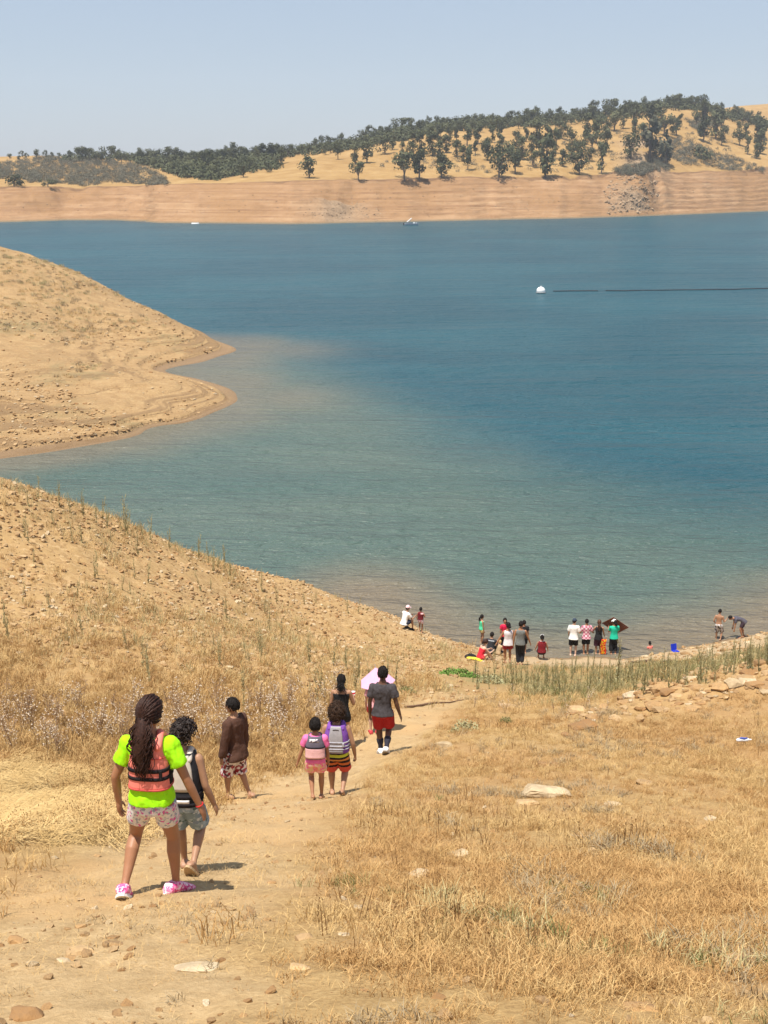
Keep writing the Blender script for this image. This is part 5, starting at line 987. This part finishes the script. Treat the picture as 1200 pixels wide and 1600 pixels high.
p.shorts(pattern('blue_floral', [(.30, .38, .44), (.10, .16, .15), (.55, .60, .64), (.20, .26, .36), (.36, .45, .50)], 26, (.22, .29, .34), .5), length=.86, flare=1.45, waist=.05); p.hair(haircurl, 'curly', 1.0, 0, 5); p.sandal(flat('tan_sole', (.42, .29, .16), .7), flat('brown_strap', (.08, .05, .03), .7))
# man in brown
p = Person('young man in brown long sleeved shirt looking left, red and white floral shorts', 372, 1248, 1.70, face=56, skin='tan', lean=2, feet=((-.04, .07, 0, 0), (.045, -.13, .0, 30, -14)), arms=(((-.22, .08, -1), (-.10, .16, -1)), ((.16, -.04, -1), (.02, .1, -1))), yaw=22, nod=4, vox=.010, build_=.9)
p.shirt(cloth('brown_knit', (.085, .043, .030), .1), hem=-.085, sleeve=1.98, loose=.014, off=.025, noise=.015); p.shorts(pattern('red_white_floral', [(.70, .66, .64), (.30, .04, .05), (.66, .62, .60), (.12, .05, .06), (.70, .67, .66), (.36, .09, .10)], 26), length=1.12, flare=1.6, waist=.02); p.hair(hairblack, 'short', 1.04, 0, 7); p.sandal(flat('brown_sole', (.09, .06, .04), .7), flat('brown_strap', (.08, .05, .03), .7))
# child pink + boy afro
p = Person('small child with pink sleeves, grey vest and pink shorts walking barefoot', 494, 1248, 1.28, face=0, skin='brown', lean=3, feet=((-.03, -.10, .01, 26), (.055, .07, 0, 0)), arms=(((-.34, .05, -1), (-.34, .1, -1)), ((.2, .1, -1), (.05, .2, -1))), head=1.14, hands=('relax', 'relax'), vox=.010)
p.shirt(cloth('pink_rashguard', (.80, .17, .38), .08), hem=0, sleeve=.55); p.shorts(pattern('pink_orange_print', [(.78, .30, .26), (.80, .16, .34), (.72, .50, .28), (.80, .48, .45)], 30), length=.55, flare=1.4, waist=.05); p.patch('waistband', .045, .085, 0, 360, .022, .008, cloth('hot_pink', (.85, .06, .30)), TORSO)
p.patch('life_vest', .06, .322, 0, 360, .034, .017, cloth('slate_foam', (.13, .115, .15), .1), VB, 3.0, 14, 36); p.patch('lower_panel', .07, .19, 205, 335, .041, .008, cloth('pale_pink_foam', (.72, .42, .42), .06), VB, 3.0, 8, 20); p.patch('white_print', .265, .30, 238, 290, .037, .004, pattern('white_blot', [(.7, .66, .68), (.14, .12, .16), (.72, .70, .72)], 45), VB, 3.0, 4, 10); p.patch('strap', .19, .205, 0, 360, .044, .006, black, VB, 3.0, 3, 40); p.hair(hairblack, 'short', 1.08, 0, 9)
p = Person('boy with big brown afro in purple and grey life vest and striped shorts', 527, 1243, 1.52, build_=1.1, face=-3, skin='tan', lean=3, feet=((-.06, .10, 0, 0), (.055, -.12, .02, 30)), arms=(((-.36, -.12, -1), (-.36, .10, -1)), ((.34, -.10, -1), (.12, .22, -1))), yaw=-6, vox=.010, hands=('relax', 'fist'))
PV = [(t, rx, ry * 1.08) for t, rx, ry in VEST]; p.patch('life_vest', .045, .322, 0, 360, .040, .020, cloth('purple_foam', (.20, .075, .36), .08), PV, 3.0, 16, 40); gp = cloth('grey_foam', (.36, .345, .36), .06); p.patch('back_panel', .05, .32, 246, 294, .047, .010, gp, PV, 3.0, 14, 12)
for a, b in ((.150, .164), (.112, .126), (.085, .094)): p.patch('strap', a, b, 0, 360, .053, .006, cloth('grey_webbing', (.42, .41, .46)), PV, 3.0, 3, 48)
for a in (246, 294): c = p.ring(.138, PV, .058, None, 3.0, np.radians([a]))[0]; m = MB(); box(m, c, (.03, .018, .05)); build('buckle', m, cloth('grey_webbing', (.42, .41, .46)), p.root, False)
c = p.ring(.285, PV, .049, None, 3.0, np.radians([262, 270, 278])); m = MB(); tube(m, [c[0], c[1] + p.U * .008, c[2]], [.005] * 3, 5); build('vest_logo', m, black, p.root)
for sg in (-1, 1): m = MB(); q = p.tp(.315); tube(m, [p.ring(.29, VEST, .03, None, 3, np.radians([270 + sg * 38]))[0], q + p.R * sg * .078 + p.U * .030, p.ring(.29, VEST, .03, None, 3, np.radians([90 - sg * 38]))[0]], [.027] * 3, 10); build('shoulder_strap', m, cloth('purple_foam', (.20, .075, .36)), p.root)
zb = p.P[2]; p.shorts(bands('striped_trunks', [(0, (.62, .10, .07)), (.22, (.03, .02, .02)), (.34, (.60, .16, .05)), (.47, (.03, .02, .02)), (.60, (.62, .24, .07)), (.72, (.03, .02, .02)), (.82, (.62, .66, .06)), (.93, (.03, .025, .025))], zb - .30, zb + .07), length=.92, flare=1.45, waist=.055); p.patch('waistband', .042, .066, 0, 360, .022, .008, blackc, TORSO); p.hair(hairafro, 'afro', 1.0, 0, 4)
# woman, man, person under umbrella
p = Person('woman in black tank top with dark ponytail carrying a red cup', 534, 1172, 1.62, face=-4, skin='tan', arms=(((-.15, .0, -1), (0, .3, -1)), ((.30, .12, -1), (-.10, .9, .12))), feet=((-.04, .06, 0, 0), (.045, -.07, 0, 12)), hands=('relax', 'fist'))
p.shirt(blackc, hem=-.03, sleeve=0, top=.262); p.shorts(blackc, .45, 1.2); p.hair(hairblack, 'pony', 1.05, .22, 8)
for sg in (-1, 1): m = MB(); tube(m, [p.ring(.255, TORSO, .012, None, 2.35, np.radians([270 + sg * 30]))[0], p.tp(.315) + p.R * sg * .075 + p.U * .015, p.ring(.255, TORSO, .012, None, 2.35, np.radians([90 - sg * 30]))[0]], [.009] * 3, 6); build('shoulder_strap', m, blackc, p.root)
WOMAN = p
p = Person('man in charcoal tee, red shorts and dark knee socks', 598, 1177, 1.80, face=-3, skin='dark', lean=2, feet=((-.022, .07, 0, 0), (.038, -.10, .03, 40, -6)), arms=(((-.20, -.02, -1), (.0, .22, -1)), ((.24, -.14, -1), (.28, .16, -1))), nod=6, hands=('relax', 'open'), build_=1.02, vox=.012)
p.shirt(greyc, hem=-.025, sleeve=.62, loose=.022, off=.018, noise=.02, slr=.046); p.shorts(redc, .86, 1.5, .03); p.hair(hairblack, 'short', 1.02, 0, 2); p.sock(cloth('dark_sock', (.035, .035, .05)), .48); p.shoe(whitec, cloth('shoe_sole', (.30, .26, .22)), .012)
p = Person('person in pale leggings and red shoes walking under a small pink umbrella', 584, 1146, 1.22, face=0, skin='light', lean=3, feet=((-.05, .03, 0, 0), (.06, -.04, 0, 10)), arms=(((-.2, .1, -1), (0, .3, -1)), ((.15, .35, -.8), (-.3, .3, 1))), hands=('relax', 'fist'))
p.shirt(cloth('pink_tee', (.75, .38, .42)), 0, .5); p.shorts(redc, .42, 1.3); p.hair(hairlight, 'short', 1.05, 0, 6); p.shoe(cloth('red_shoe', (.45, .05, .06)), None, .010); UMB = p
def umbrella(label, base, tip_dir, r, h, m, n=8, lenh=.75, sag=.06, poly=False):
    t = thing('umbrella', label, 'umbrella', base); q = Vector(tip_dir).normalized().to_track_quat('Z', 'Y').to_matrix(); M = np.array(q).T
    mb = MB(); V = []; rr = 6; k = n * 4
    for th in (0, -.006):
        for i in range(rr + 1):
            f = i / rr
            for j in range(k): a = 2 * math.pi * j / k; rib = abs(math.cos(n * a / 2)) ; sc = r * (f if poly else math.sin(f * 1.15) / math.sin(1.15)) * ((1 - (.10 * f) * (1 - rib)) if not poly else math.cos(math.pi / n) / math.cos((a % (2 * math.pi / n)) - math.pi / n)); V.append((math.cos(a) * sc, math.sin(a) * sc, (h * .6 * (1 - f) if poly else h * math.cos(f * 1.15) - h * math.cos(1.15)) + th))
    V = np.array(V); V[:, 2] += lenh; b = (rr + 1) * k; F = []
    for i in range(rr):
        for j in range(k): j2 = (j + 1) % k; F += [(i * k + j, (i + 1) * k + j, (i + 1) * k + j2, i * k + j2), (b + i * k + j2, b + (i + 1) * k + j2, b + (i + 1) * k + j, b + i * k + j)]
    F += [(rr * k + j, b + rr * k + j, b + rr * k + (j + 1) % k, rr * k + (j + 1) % k) for j in range(k)]; mb.add(V @ M, F); c = build('canopy', mb, m, t, False)
    zt = h * (.6 if poly else 1 - math.cos(1.15)) + lenh; mb = MB(); tube(mb, [np.array([0, 0, 0]), np.array([0, 0, zt + .07]) @ M], [.007, .007], 8); build('shaft', mb, flat('grey_shaft', (.35, .35, .36), .4), t)
    for j in range(n):
        a = 2 * math.pi * j / n; pts = []
        for f in np.linspace(.05, 1.0, 6): sc = r * (f if poly else math.sin(f * 1.15) / math.sin(1.15)) * .985; pts.append(np.array([math.cos(a) * sc, math.sin(a) * sc, (h * .6 * (1 - f) if poly else h * math.cos(f * 1.15) - h * math.cos(1.15)) + lenh - .012]) @ M)
        mb = MB(); tube(mb, pts, [.004] * 6, 5); build('rib', mb, flat('grey_shaft', (.35, .35, .36), .4), t)
    mb = MB(); tube(mb, [np.array([0, 0, -.05]) @ M, np.array([0, 0, .03]) @ M], [.014, .014], 8); build('handle', mb, black, t); return t
def handpos(p, k, f=.5): c, n = math.cos(p.fa), math.sin(p.fa); q = p.wri[k] + p.hd[k] * .098 * p.H * f; return (p.x + q[0] * c - q[1] * n, p.y + q[0] * n + q[1] * c, p.gz + q[2])
umbrella('small pale pink umbrella held beyond the man in charcoal tee', handpos(UMB, 1), (-.12, -.10, 1), .38, .58, cloth('pink_canopy', (.74, .40, .55), .06), 7, max(.03, UMB.gz + UMB.hc[2] - .03 - handpos(UMB, 1)[2]), poly=True)
hp = handpos(WOMAN, 1, .6); t = thing('cup', 'red and white cup in the hand of the woman in black tank top', 'cup', hp); m = MB()
tube(m, [(0, 0, -.05), (0, 0, .07)], [.032, .042], 14, cap=False); build('body', m, cloth('red_cup', (.5, .03, .05)), t); m = MB(); tube(m, [(0, 0, .07), (0, 0, .078)], [.044, .044], 14, cap=False); build('rim', m, whitec, t); m = MB(); tube(m, [(0, 0, -.012), (0, 0, .03)], [.0375, .040], 14, cap=False); build('band', m, whitec, t)
# ------------------------------------------------------------------ beach people
def sitter(label, px, py, H, face, skin, knees=.62, lean=14, arms=None, water=None, hip=.07, **k):
    return Person(label, px, py, H, face, skin, lean, feet=((-.07, .34, 0, 0), (.07, .34, 0, 0)), hip=(0, 0, hip), arms=arms or (((-.2, .6, -.8), (.3, .8, .1)), ((.2, .6, -.8), (-.3, .8, .1))), waterz=water, **k)
p = Person('crouching person in white tee and pink rimmed white cap on the hillside edge', 632, 983, 1.62, -50, 'tan', 22, feet=((-.07, .16, 0, 0), (.08, .20, 0, 0)), hip=(0, -.02, .17), arms=(((-.15, .5, -.8), (.2, .9, .1)), ((.2, .5, -.9), (-.2, .9, .3))))
p.shirt(whitec, -.03, .6, loose=.02, off=.022); p.shorts(navy, .7, 1.2); p.hair(hairblack, 'short'); p.hat(cloth('pale_pink_cap', (.80, .55, .58), .05)); p.shoe(blackc)
p = Person('standing child in maroon vest and pink shorts at the hillside waterline', 657, 988, 1.15, -20, 'brown', 2, head=1.12, arms=(((-.3, -.1, -1), (-.1, .5, -.6)), ((.3, .3, -1), (-.3, .8, .2))))
p.shirt(cloth('maroon_vest', (.16, .02, .025)), .03, 0, off=.03); p.shorts(pattern('pink_white', [(.74, .60, .62), (.55, .20, .28), (.70, .66, .66)], 24), .5, 1.3); p.patch('shoulder_panel', .25, .31, 280, 350, .036, .008, cloth('pale_pink_foam', (.72, .42, .42)), TORSO); p.hair(hairblack, 'short', 1.1)
p = Person('girl in green tank top facing right at the water edge', 752, 1004, 1.42, -75, 'tan', 0, arms=(((-.15, -.1, -1), (.0, .1, -1)), ((.15, .05, -1), (0, .2, -1))), yaw=-5, waterz=0.0)
p.shirt(cloth('mint_tank', (.10, .62, .36)), -.02, 0, top=.285); p.shorts(cloth('straw_shorts', (.55, .45, .20)), .42, 1.2); p.hair(hairblack, 'long', 1.05, .20)
p = sitter('person in red tank top sitting with bare pale shoulders on the beach', 750, 1031, 1.55, -62, 'light', lean=24, nod=25)
p.shirt(cloth('red_tank', (.62, .03, .05)), -.03, 0, top=.24); p.shorts(cloth('red_tank', (.62, .03, .05)), .4); p.hair(hairbrown, 'long', 1.1, .12)
RED = p
p = sitter('person in dark grey tee sitting with grey stripe at the shoulders', 766, 1021, 1.66, -25, 'tan', lean=16, build_=1.08)
p.shirt(cloth('dark_grey_tee', (.035, .037, .045)), -.03, .6, off=.02); p.patch('shoulder_stripe', .262, .285, 200, 340, .024, .004, cloth('stripe_grey', (.36, .38, .40)), TORSO); p.shorts(blackc, .9); p.hair(hairblack, 'short', 1.08)
p = sitter('blond haired child in tan top sitting between the grey tee and the white tank', 778, 1024, 1.2, -40, 'light', lean=18)
p.shirt(cloth('tan_top', (.45, .33, .20)), -.02, .5); p.shorts(blackc, .7); p.hair(flat('hair_blond', (.42, .28, .12), .5), 'short', 1.1)
p = Person('woman in red top with long black hair standing behind the white tank', 788, 1017, 1.62, 20, 'tan', 2, waterz=0.0, yaw=160, arms=(((-.15, .1, -1), (.3, .6, -.4)), ((.2, .1, -1), (-.2, .6, -.6))))
p.shirt(cloth('bright_red_top', (.60, .02, .07)), -.03, .5); p.shorts(blackc, 1.5, 1.1); p.hair(hairblack, 'long', 1.12, .24)
p = Person('woman in white tank top and dark red shorts seen from behind on the beach', 793, 1036, 1.66, 5, 'brown', 3, feet=((-.055, .02, 0, 0), (.05, -.04, 0, 8)), arms=(((-.55, .1, -1), (-.55, .1, -1)), ((.15, .1, -1), (.1, .3, -1))), build_=1.08)
p.shirt(cloth('white_tank', (.70, .66, .68), .05), -.05, 0, loose=.008, off=.018, top=.305); p.shorts(cloth('dark_red_shorts', (.28, .025, .03)), .6, 1.5, .0); p.hair(hairblack, 'long', 1.05, .05)
p = Person('man in grey tank top and long dark trousers standing nearest on the beach', 812, 1039, 1.76, -8, 'brown', 3, feet=((-.035, .02, 0, 0), (.04, -.04, 0, 5)), arms=(((-.25, -.05, -1), (-.05, .1, -1)), ((.4, .15, -1), (.35, .3, -1))))
p.shirt(cloth('grey_tank', (.16, .17, .165)), -.03, 0, top=.305, loose=.006); p.shorts(cloth('dark_trousers', (.022, .022, .026)), 1.9, 1.15); p.hair(hairblack, 'short', 1.05)
p = Person('person in black behind the shoulder of the man in grey tank top', 818, 1020, 1.6, 10, 'brown', 3, waterz=0.0); p.shirt(blackc, -.03, .5); p.shorts(blackc, .9); p.hair(hairblack, 'short', 1.06)
p = sitter('child in white tee with dark hair sitting right of the man in grey', 829, 1016, 1.3, 40, 'tan', lean=16); p.shirt(whitec, -.03, .6); p.shorts(redc, .6); p.hair(hairblack, 'short', 1.1)
p = sitter('person in maroon life vest and white cap sitting behind the tall weeds', 846, 1031, 1.62, -5, 'tan', lean=8, hip=.22, arms=(((-.35, .2, -1), (-.1, .6, -.6)), ((.35, .2, -1), (.1, .6, -.6)))); p.shirt(cloth('maroon_foam', (.17, .015, .02)), 0, 0, off=.035); p.patch('collar', .30, .325, 0, 360, .03, .012, whitec, TORSO); p.shorts(blackc, 1.2, 1.5); p.hair(hairblack, 'long', 1.1, .06); p.hat(whitec)
p = Person('man in white tee, navy cap and black shorts standing in the shallows', 895, 1023, 1.76, -12, 'light', 3, waterz=0.0, feet=((-.06, 0, 0, 0), (.065, -.02, 0, 0)), arms=(((-.16, .1, -1), (0, .6, -.6)), ((.25, .1, -1), (-.1, .9, -.1))), yaw=-25, build_=1.05); p.shirt(whitec, -.05, .7, loose=.016, off=.02, slr=.05); p.shorts(blackc, .95, 1.4, .0); p.hair(hairblack, 'short'); p.hat(cloth('navy_cap', (.04, .055, .08)))
p = Person('person in pink and white plaid shirt beside the man in white tee', 915, 1021, 1.68, 3, 'brown', 4, waterz=0.0, arms=(((-.3, .1, -1), (.2, .8, -.2)), ((.4, .1, -1), (.3, .6, -.3))), build_=1.1); p.shirt(plaid('pink_plaid', (.68, .36, .42), (.38, .12, .18), (.74, .62, .64), 6), -.05, .7, loose=.016, off=.02, slr=.05); p.shorts(blackc, .9, 1.3); p.hair(hairblack, 'short', 1.05)
p = Person('woman in long black dress with long brown hair and an orange printed hem', 934, 1021, 1.64, -12, 'tan', 4, waterz=0.0, arms=(((-.5, .2, -.9), (.3, .9, .2)), ((.2, .2, -1), (.1, .6, -.6)))); p.shirt(blackc, -.06, 0, off=.018, top=.30); p.shorts(cloth('dark_print', (.05, .018, .028)), 1.1, 1.9, .05, name='skirt'); p.hair(flat('hair_chestnut', (.075, .03, .014), .5, .3, 40, .35), 'long', 1.1, .36)
t_ = pattern('fire_print', [(.62, .03, .02), (.70, .20, .02), (.70, .48, .03), (.45, .02, .02)], 16)
x_, y_ = at_z(942, 1023)[:2]; tw = thing('towel', 'orange and red printed towel hanging beside the woman in black dress', 'towel', (x_, y_, 0.03)); m = MB(); V = []
for d_ in (0, .03):
    for i in range(9):
        for j in range(6): V.append((-.12 + .24 * j / 5 + .02 * math.sin(i), .025 * math.sin(j * 2.2 + i * .4) + d_, .0 + .72 * i / 8))
g_ = lambda d_, i, j: d_ * 54 + i * 6 + j; F_ = [(g_(0, i, j), g_(0, i, j + 1), g_(0, i + 1, j + 1), g_(0, i + 1, j)) for i in range(8) for j in range(5)] + [(g_(1, i, j + 1), g_(1, i, j), g_(1, i + 1, j), g_(1, i + 1, j + 1)) for i in range(8) for j in range(5)]
F_ += [(g_(0, i + 1, 0), g_(0, i, 0), g_(1, i, 0), g_(1, i + 1, 0)) for i in range(8)][::1] + [(g_(0, i, 5), g_(0, i + 1, 5), g_(1, i + 1, 5), g_(1, i, 5)) for i in range(8)] + [(g_(0, 8, j), g_(0, 8, j + 1), g_(1, 8, j + 1), g_(1, 8, j)) for j in range(5)]
m.add(V, F_); build('cloth', m, t_, tw)
p = Person('woman in teal shirt, white cap and wide black trousers holding brown umbrella', 958, 1021, 1.66, 8, 'brown', 2, waterz=0.0, yaw=20, feet=((-.06, 0, 0, 0), (.06, 0, 0, 0)), arms=(((-.15, .4, -.9), (.2, .8, .6)), ((.2, .35, -.9), (-.25, .8, .7))), hands=('fist', 'fist'), build_=1.05); p.shirt(cloth('teal_shirt', (.02, .46, .30), .08), -.045, .6, loose=.012, off=.02); p.shorts(blackc, 1.7, 1.45); p.hair(hairblack, 'long', 1.06, .14); p.hat(whitec)
umbrella('brown umbrella tilted towards the lake beside the woman in teal', handpos(p, 1), (.40, .80, .62), .64, .36, cloth('brown_canopy', (.27, .105, .07), .1), 4, .02, poly=True)
p = sitter('little child in coral top sitting alone on the sand', 1016, 1022, 1.0, 30, 'tan', lean=10, head=1.2); p.shirt(cloth('coral_top', (.75, .20, .16)), -.03, .4); p.shorts(cloth('coral_top', (.75, .20, .16)), .3); p.hair(hairblack, 'short', 1.06)
m = MB(); q = p.hc + p.hu * p.hrad[2] * 1.1; ball(m, q, .045, None, 10, 7); build('hair_bun', m, hairblack, p.root)
p = Person('shirtless boy in grey patterned board shorts standing on the right shore', 1121, 1001, 1.56, -30, 'tan', 3, feet=((-.05, .02, 0, 0), (.09, -.05, 0, 8)), arms=(((-.3, -.25, -1), (.1, .6, -.5)), ((.3, .1, -1), (.2, .8, .35))), nod=14, hands=('relax', 'open')); p.shorts(pattern('grey_camo', [(.50, .46, .42), (.10, .08, .07), (.62, .60, .62), (.20, .16, .13)], 15), 1.0, 1.5, .04); p.hair(hairblack, 'short', 1.08)
p = Person('person in dark tee bending over with hands near the water on right shore', 1160, 996, 1.55, 85, 'brown', 84, feet=((-.08, .02, 0, 0), (.08, -.06, 0, 0)), arms=(((-.1, .1, -1), (0, .1, -1)), ((.1, .1, -1), (0, .1, -1))), nod=60, hands=('relax', 'relax')); p.shirt(cloth('slate_tee', (.085, .08, .10)), -.05, .6, loose=.012, off=.02); p.shorts(cloth('dark_plum_shorts', (.045, .03, .04)), .75, 1.4); p.hair(hairblack, 'short', 1.06)
# ------------------------------------------------------------------ small things
def gpt(px, py): x, y, z, f = ground_hit([px], [py]); return float(x[0]), float(y[0]), float(near_g(x, y)[0])
a = np.array(gpt(633, 1106)); b = np.array(gpt(724, 1094)); o = a + (0, 0, .02); pts = []
for t in np.linspace(0, 1, 9): q = a + (b - a) * t; pts.append(np.array([q[0], q[1] + .04 * math.sin(t * 5), float(near_g(q[0], q[1])) + .03]) - o)
m = MB(); tube(m, pts, [.026, .028, .027, .026, .024, .022, .018, .014, .009], 7); t = build('stick', m, flat('dry_branch', (.17, .10, .06), .9, .3, 20)); t.location = o; tag(t, 'long thin dark stick lying across the end of the dirt path', 'stick')
x, y, z = gpt(1016, 1037); m = MB(); tube(m, [(-.75, 0, .05), (-.2, .05, .09), (.3, 0, .06), (.9, .08, .10)], [.05, .06, .055, .03], 7); t = build('driftwood', m, flat('dark_driftwood', (.09, .055, .035), .9, .3, 12)); t.location = (x, y, z); tag(t, 'dark driftwood branch lying on the sand below the little child', 'driftwood')
x, y, z = gpt(1162, 1164); t = thing('bottle', 'crushed clear plastic bottle with blue label lying in dry grass', 'bottle', (x, y, z + .10)); t.rotation_euler = (rad(12), 0, rad(4)); m = MB(); tube(m, [(-.11, 0, 0), (-.06, 0, .004), (0, 0, -.006), (.06, 0, .003), (.085, 0, 0), (.105, 0, 0)], [.034, .034, .026, .033, .022, .013], 14); build('body', m, flat('bottle_plastic', (.72, .75, .80), .15, .05), t); m = MB(); tube(m, [(-.085, 0, .038), (-.06, 0, .04), (.0, 0, .03), (.05, 0, .036)], [.012, .02, .018, .012], 8); build('label', m, flat('blue_label', (.06, .10, .38), .5), t); m = MB(); tube(m, [(.108, 0, 0), (.128, 0, 0)], [.015, .015], 10); build('cap', m, whitec, t)
x, y, z = gpt(1055, 1021); t = thing('beach_chair', 'small blue folding beach chair standing at the water edge', 'chair', (x, y, z), rad(200)); t.scale = (.72,) * 3; bl = cloth('blue_canvas', (.015, .035, .42), .08); m = MB()
box(m, (0, 0, .16), (.40, .36, .02)); build('seat', m, bl, t, False); m = MB(); M_ = np.array(Matrix.Rotation(rad(-14), 3, 'X')); box(m, (0, -.20, .36), (.40, .02, .40), M_); build('backrest', m, bl, t, False)
for sx in (-1, 1):
    for sy in (-1, 1): m = MB(); tube(m, [(sx * .19, sy * .17, -.02), (sx * .19, -sy * .15, .17)], [.010, .010], 6); build('leg', m, flat('grey_shaft', (.35, .35, .36), .4), t)
x, y, z = gpt(742, 1032); t = thing('swim_float', 'yellow foam float lying on the sand beside the person in red', 'float', (x, y, z + .05), rad(-32)); m = MB(); tube(m, [(-.28, 0, 0), (0, .03, .02), (.28, 0, 0)], [.085, .10, .08], 12, flat=(np.array([0, 0, 1.0]), .5)); build('body', m, cloth('yellow_foam', (.75, .62, .06)), t); m = MB(); tube(m, [(.26, -.05, .04), (.33, 0, .08), (.26, .05, .04)], [.010] * 3, 6); build('handle', m, black, t)
x, y, z = gpt(735, 1029); t = thing('bag', 'dark bag on the sand left of the yellow float', 'bag', (x, y, z)); m = MB(); ball(m, (0, 0, .08), (.24, .15, .12), None, 14, 8); build('body', m, blackc, t); m = MB(); tube(m, [(-.1, 0, .17), (0, 0, .25), (.1, 0, .17)], [.012] * 3, 6); build('handle', m, black, t)
[plantc(PALE[0], 770 + 3 * k, 1035, .65, 'pale dry weed standing before the feet of the woman in white tank', 'plant', 'pale weeds before the woman in white tank') for k in range(2)]
# ------------------------------------------------------------------ air
if True:
    hz = MB(); box(hz, (0, 920, 76), (2100, 1960, 168)); h = build('haze', hz, None, None, False); t = NT('haze_air'); nt = t.t; nt.nodes.remove(t.p); pv = nt.nodes.new('ShaderNodeVolumePrincipled'); pv.inputs['Color'].default_value = (.85, .91, 1, 1); pv.inputs['Density'].default_value = .00013; pv.inputs['Anisotropy'].default_value = 0.0
    nt.links.new(pv.outputs[0], nt.nodes['Material Output'].inputs['Volume']); h.data.materials.append(t.m); tag(h, kind='stuff')
# ------------------------------------------------------------------ LABELS: tell alike neighbours apart by what they stand next to
def relabel(group, noun, marks, maxrank=5):
    obs = [o for o in SC.objects if o.get('group') == group and o.parent is None]
    pts = {o.name: project(o.matrix_basis.translation) for o in obs}; best = {}
    words = ['nearest', 'second nearest', 'third nearest', 'fourth nearest', 'fifth nearest', 'sixth nearest', 'seventh nearest']
    def sector(dx, dy):
        a = math.degrees(math.atan2(-dy, dx)) % 360
        return ('to the right of', 'above and right of', 'above', 'above and left of', 'to the left of', 'below and left of', 'below', 'below and right of')[int(((a + 22.5) % 360) // 45)]
    own = {}
    for nme, (px, py) in pts.items():
        k = min(range(len(marks)), key=lambda i: math.hypot(px - marks[i][1], py - marks[i][2])); own.setdefault((k, sector(px - marks[k][1], py - marks[k][2])), []).append((math.hypot(px - marks[k][1], py - marks[k][2]), nme))
    for (k, sec), L in own.items():
        for r, (d, nme) in enumerate(sorted(L)):
            if r < maxrank: SC.objects[nme]['label'] = f'{noun}, {words[r]} {sec} {marks[k][0]}'
bpy.context.view_layer.update()
TM = [('the tallest dark oak', 852, 250), ('the big grey pine', 1015, 215), ('the low clump of three', 655, 262), ('the lone small oak', 560, 270), ('the slim leaning oak', 731, 248), ('the round upslope oak', 960, 190), ('the lone left foot oak', 483, 262), ('the bushy right oak', 1100, 236)]
relabel('oaks scattered over the golden slope', 'scattered oak', TM, 7)
relabel('oaks along the ridge of the right hill', 'oak in the ridge belt', TM, 7)
relabel('oaks in the wooded hollow', 'oak in the wooded hollow', [('the lone left foot oak', 483, 262), ('the grey brush corner', 262, 285), ('the hollow\'s middle', 340, 268)], 7)
RM = [('the tilted brown slab', 912, 1136), ('the plastic bottle', 1162, 1164), ('the tallest weed stalk', 962, 1070), ('the blue beach chair', 1055, 1018), ('the cracked stone pair', 793, 1106), ('the shirtless boy', 1121, 990)]
relabel('stones of the rubble line on the right slope', 'rubble line stone', RM, 7); relabel('stones on the rocky shore at the foot of the right slope', 'pale shore stone', RM, 7)
relabel('tall weeds between the grass slope and the beach', 'grey green weed stalk', RM + [('the seated maroon vest', 846, 1010), ('the bright green bush', 718, 1056), ('the woman in teal', 958, 1000), ('the grey green bush', 768, 1060)], 5)
relabel('oaks along the low left skyline', 'small skyline oak', [('the lone skyline tree', 83, 230), ('the larger left bush', 22, 280), ('the wooded hollow', 340, 268), ('the lone left foot oak', 483, 262)], 6)
PM = [('the man in brown', 372, 1170), ('the girl in neon tee', 246, 1240), ('the pink umbrella', 588, 1060), ('the crouching white capped person', 632, 970), ('the seated person in red', 750, 1025), ('the child in maroon', 657, 985)]
relabel('dry stalks on the left hillside', 'thin pale hillside stalk', PM, 5); relabel('larger stones on the left hillside', 'hillside stone', PM, 5); relabel('dry thistles on the bank left of the path', 'dry pale headed thistle', PM, 4)
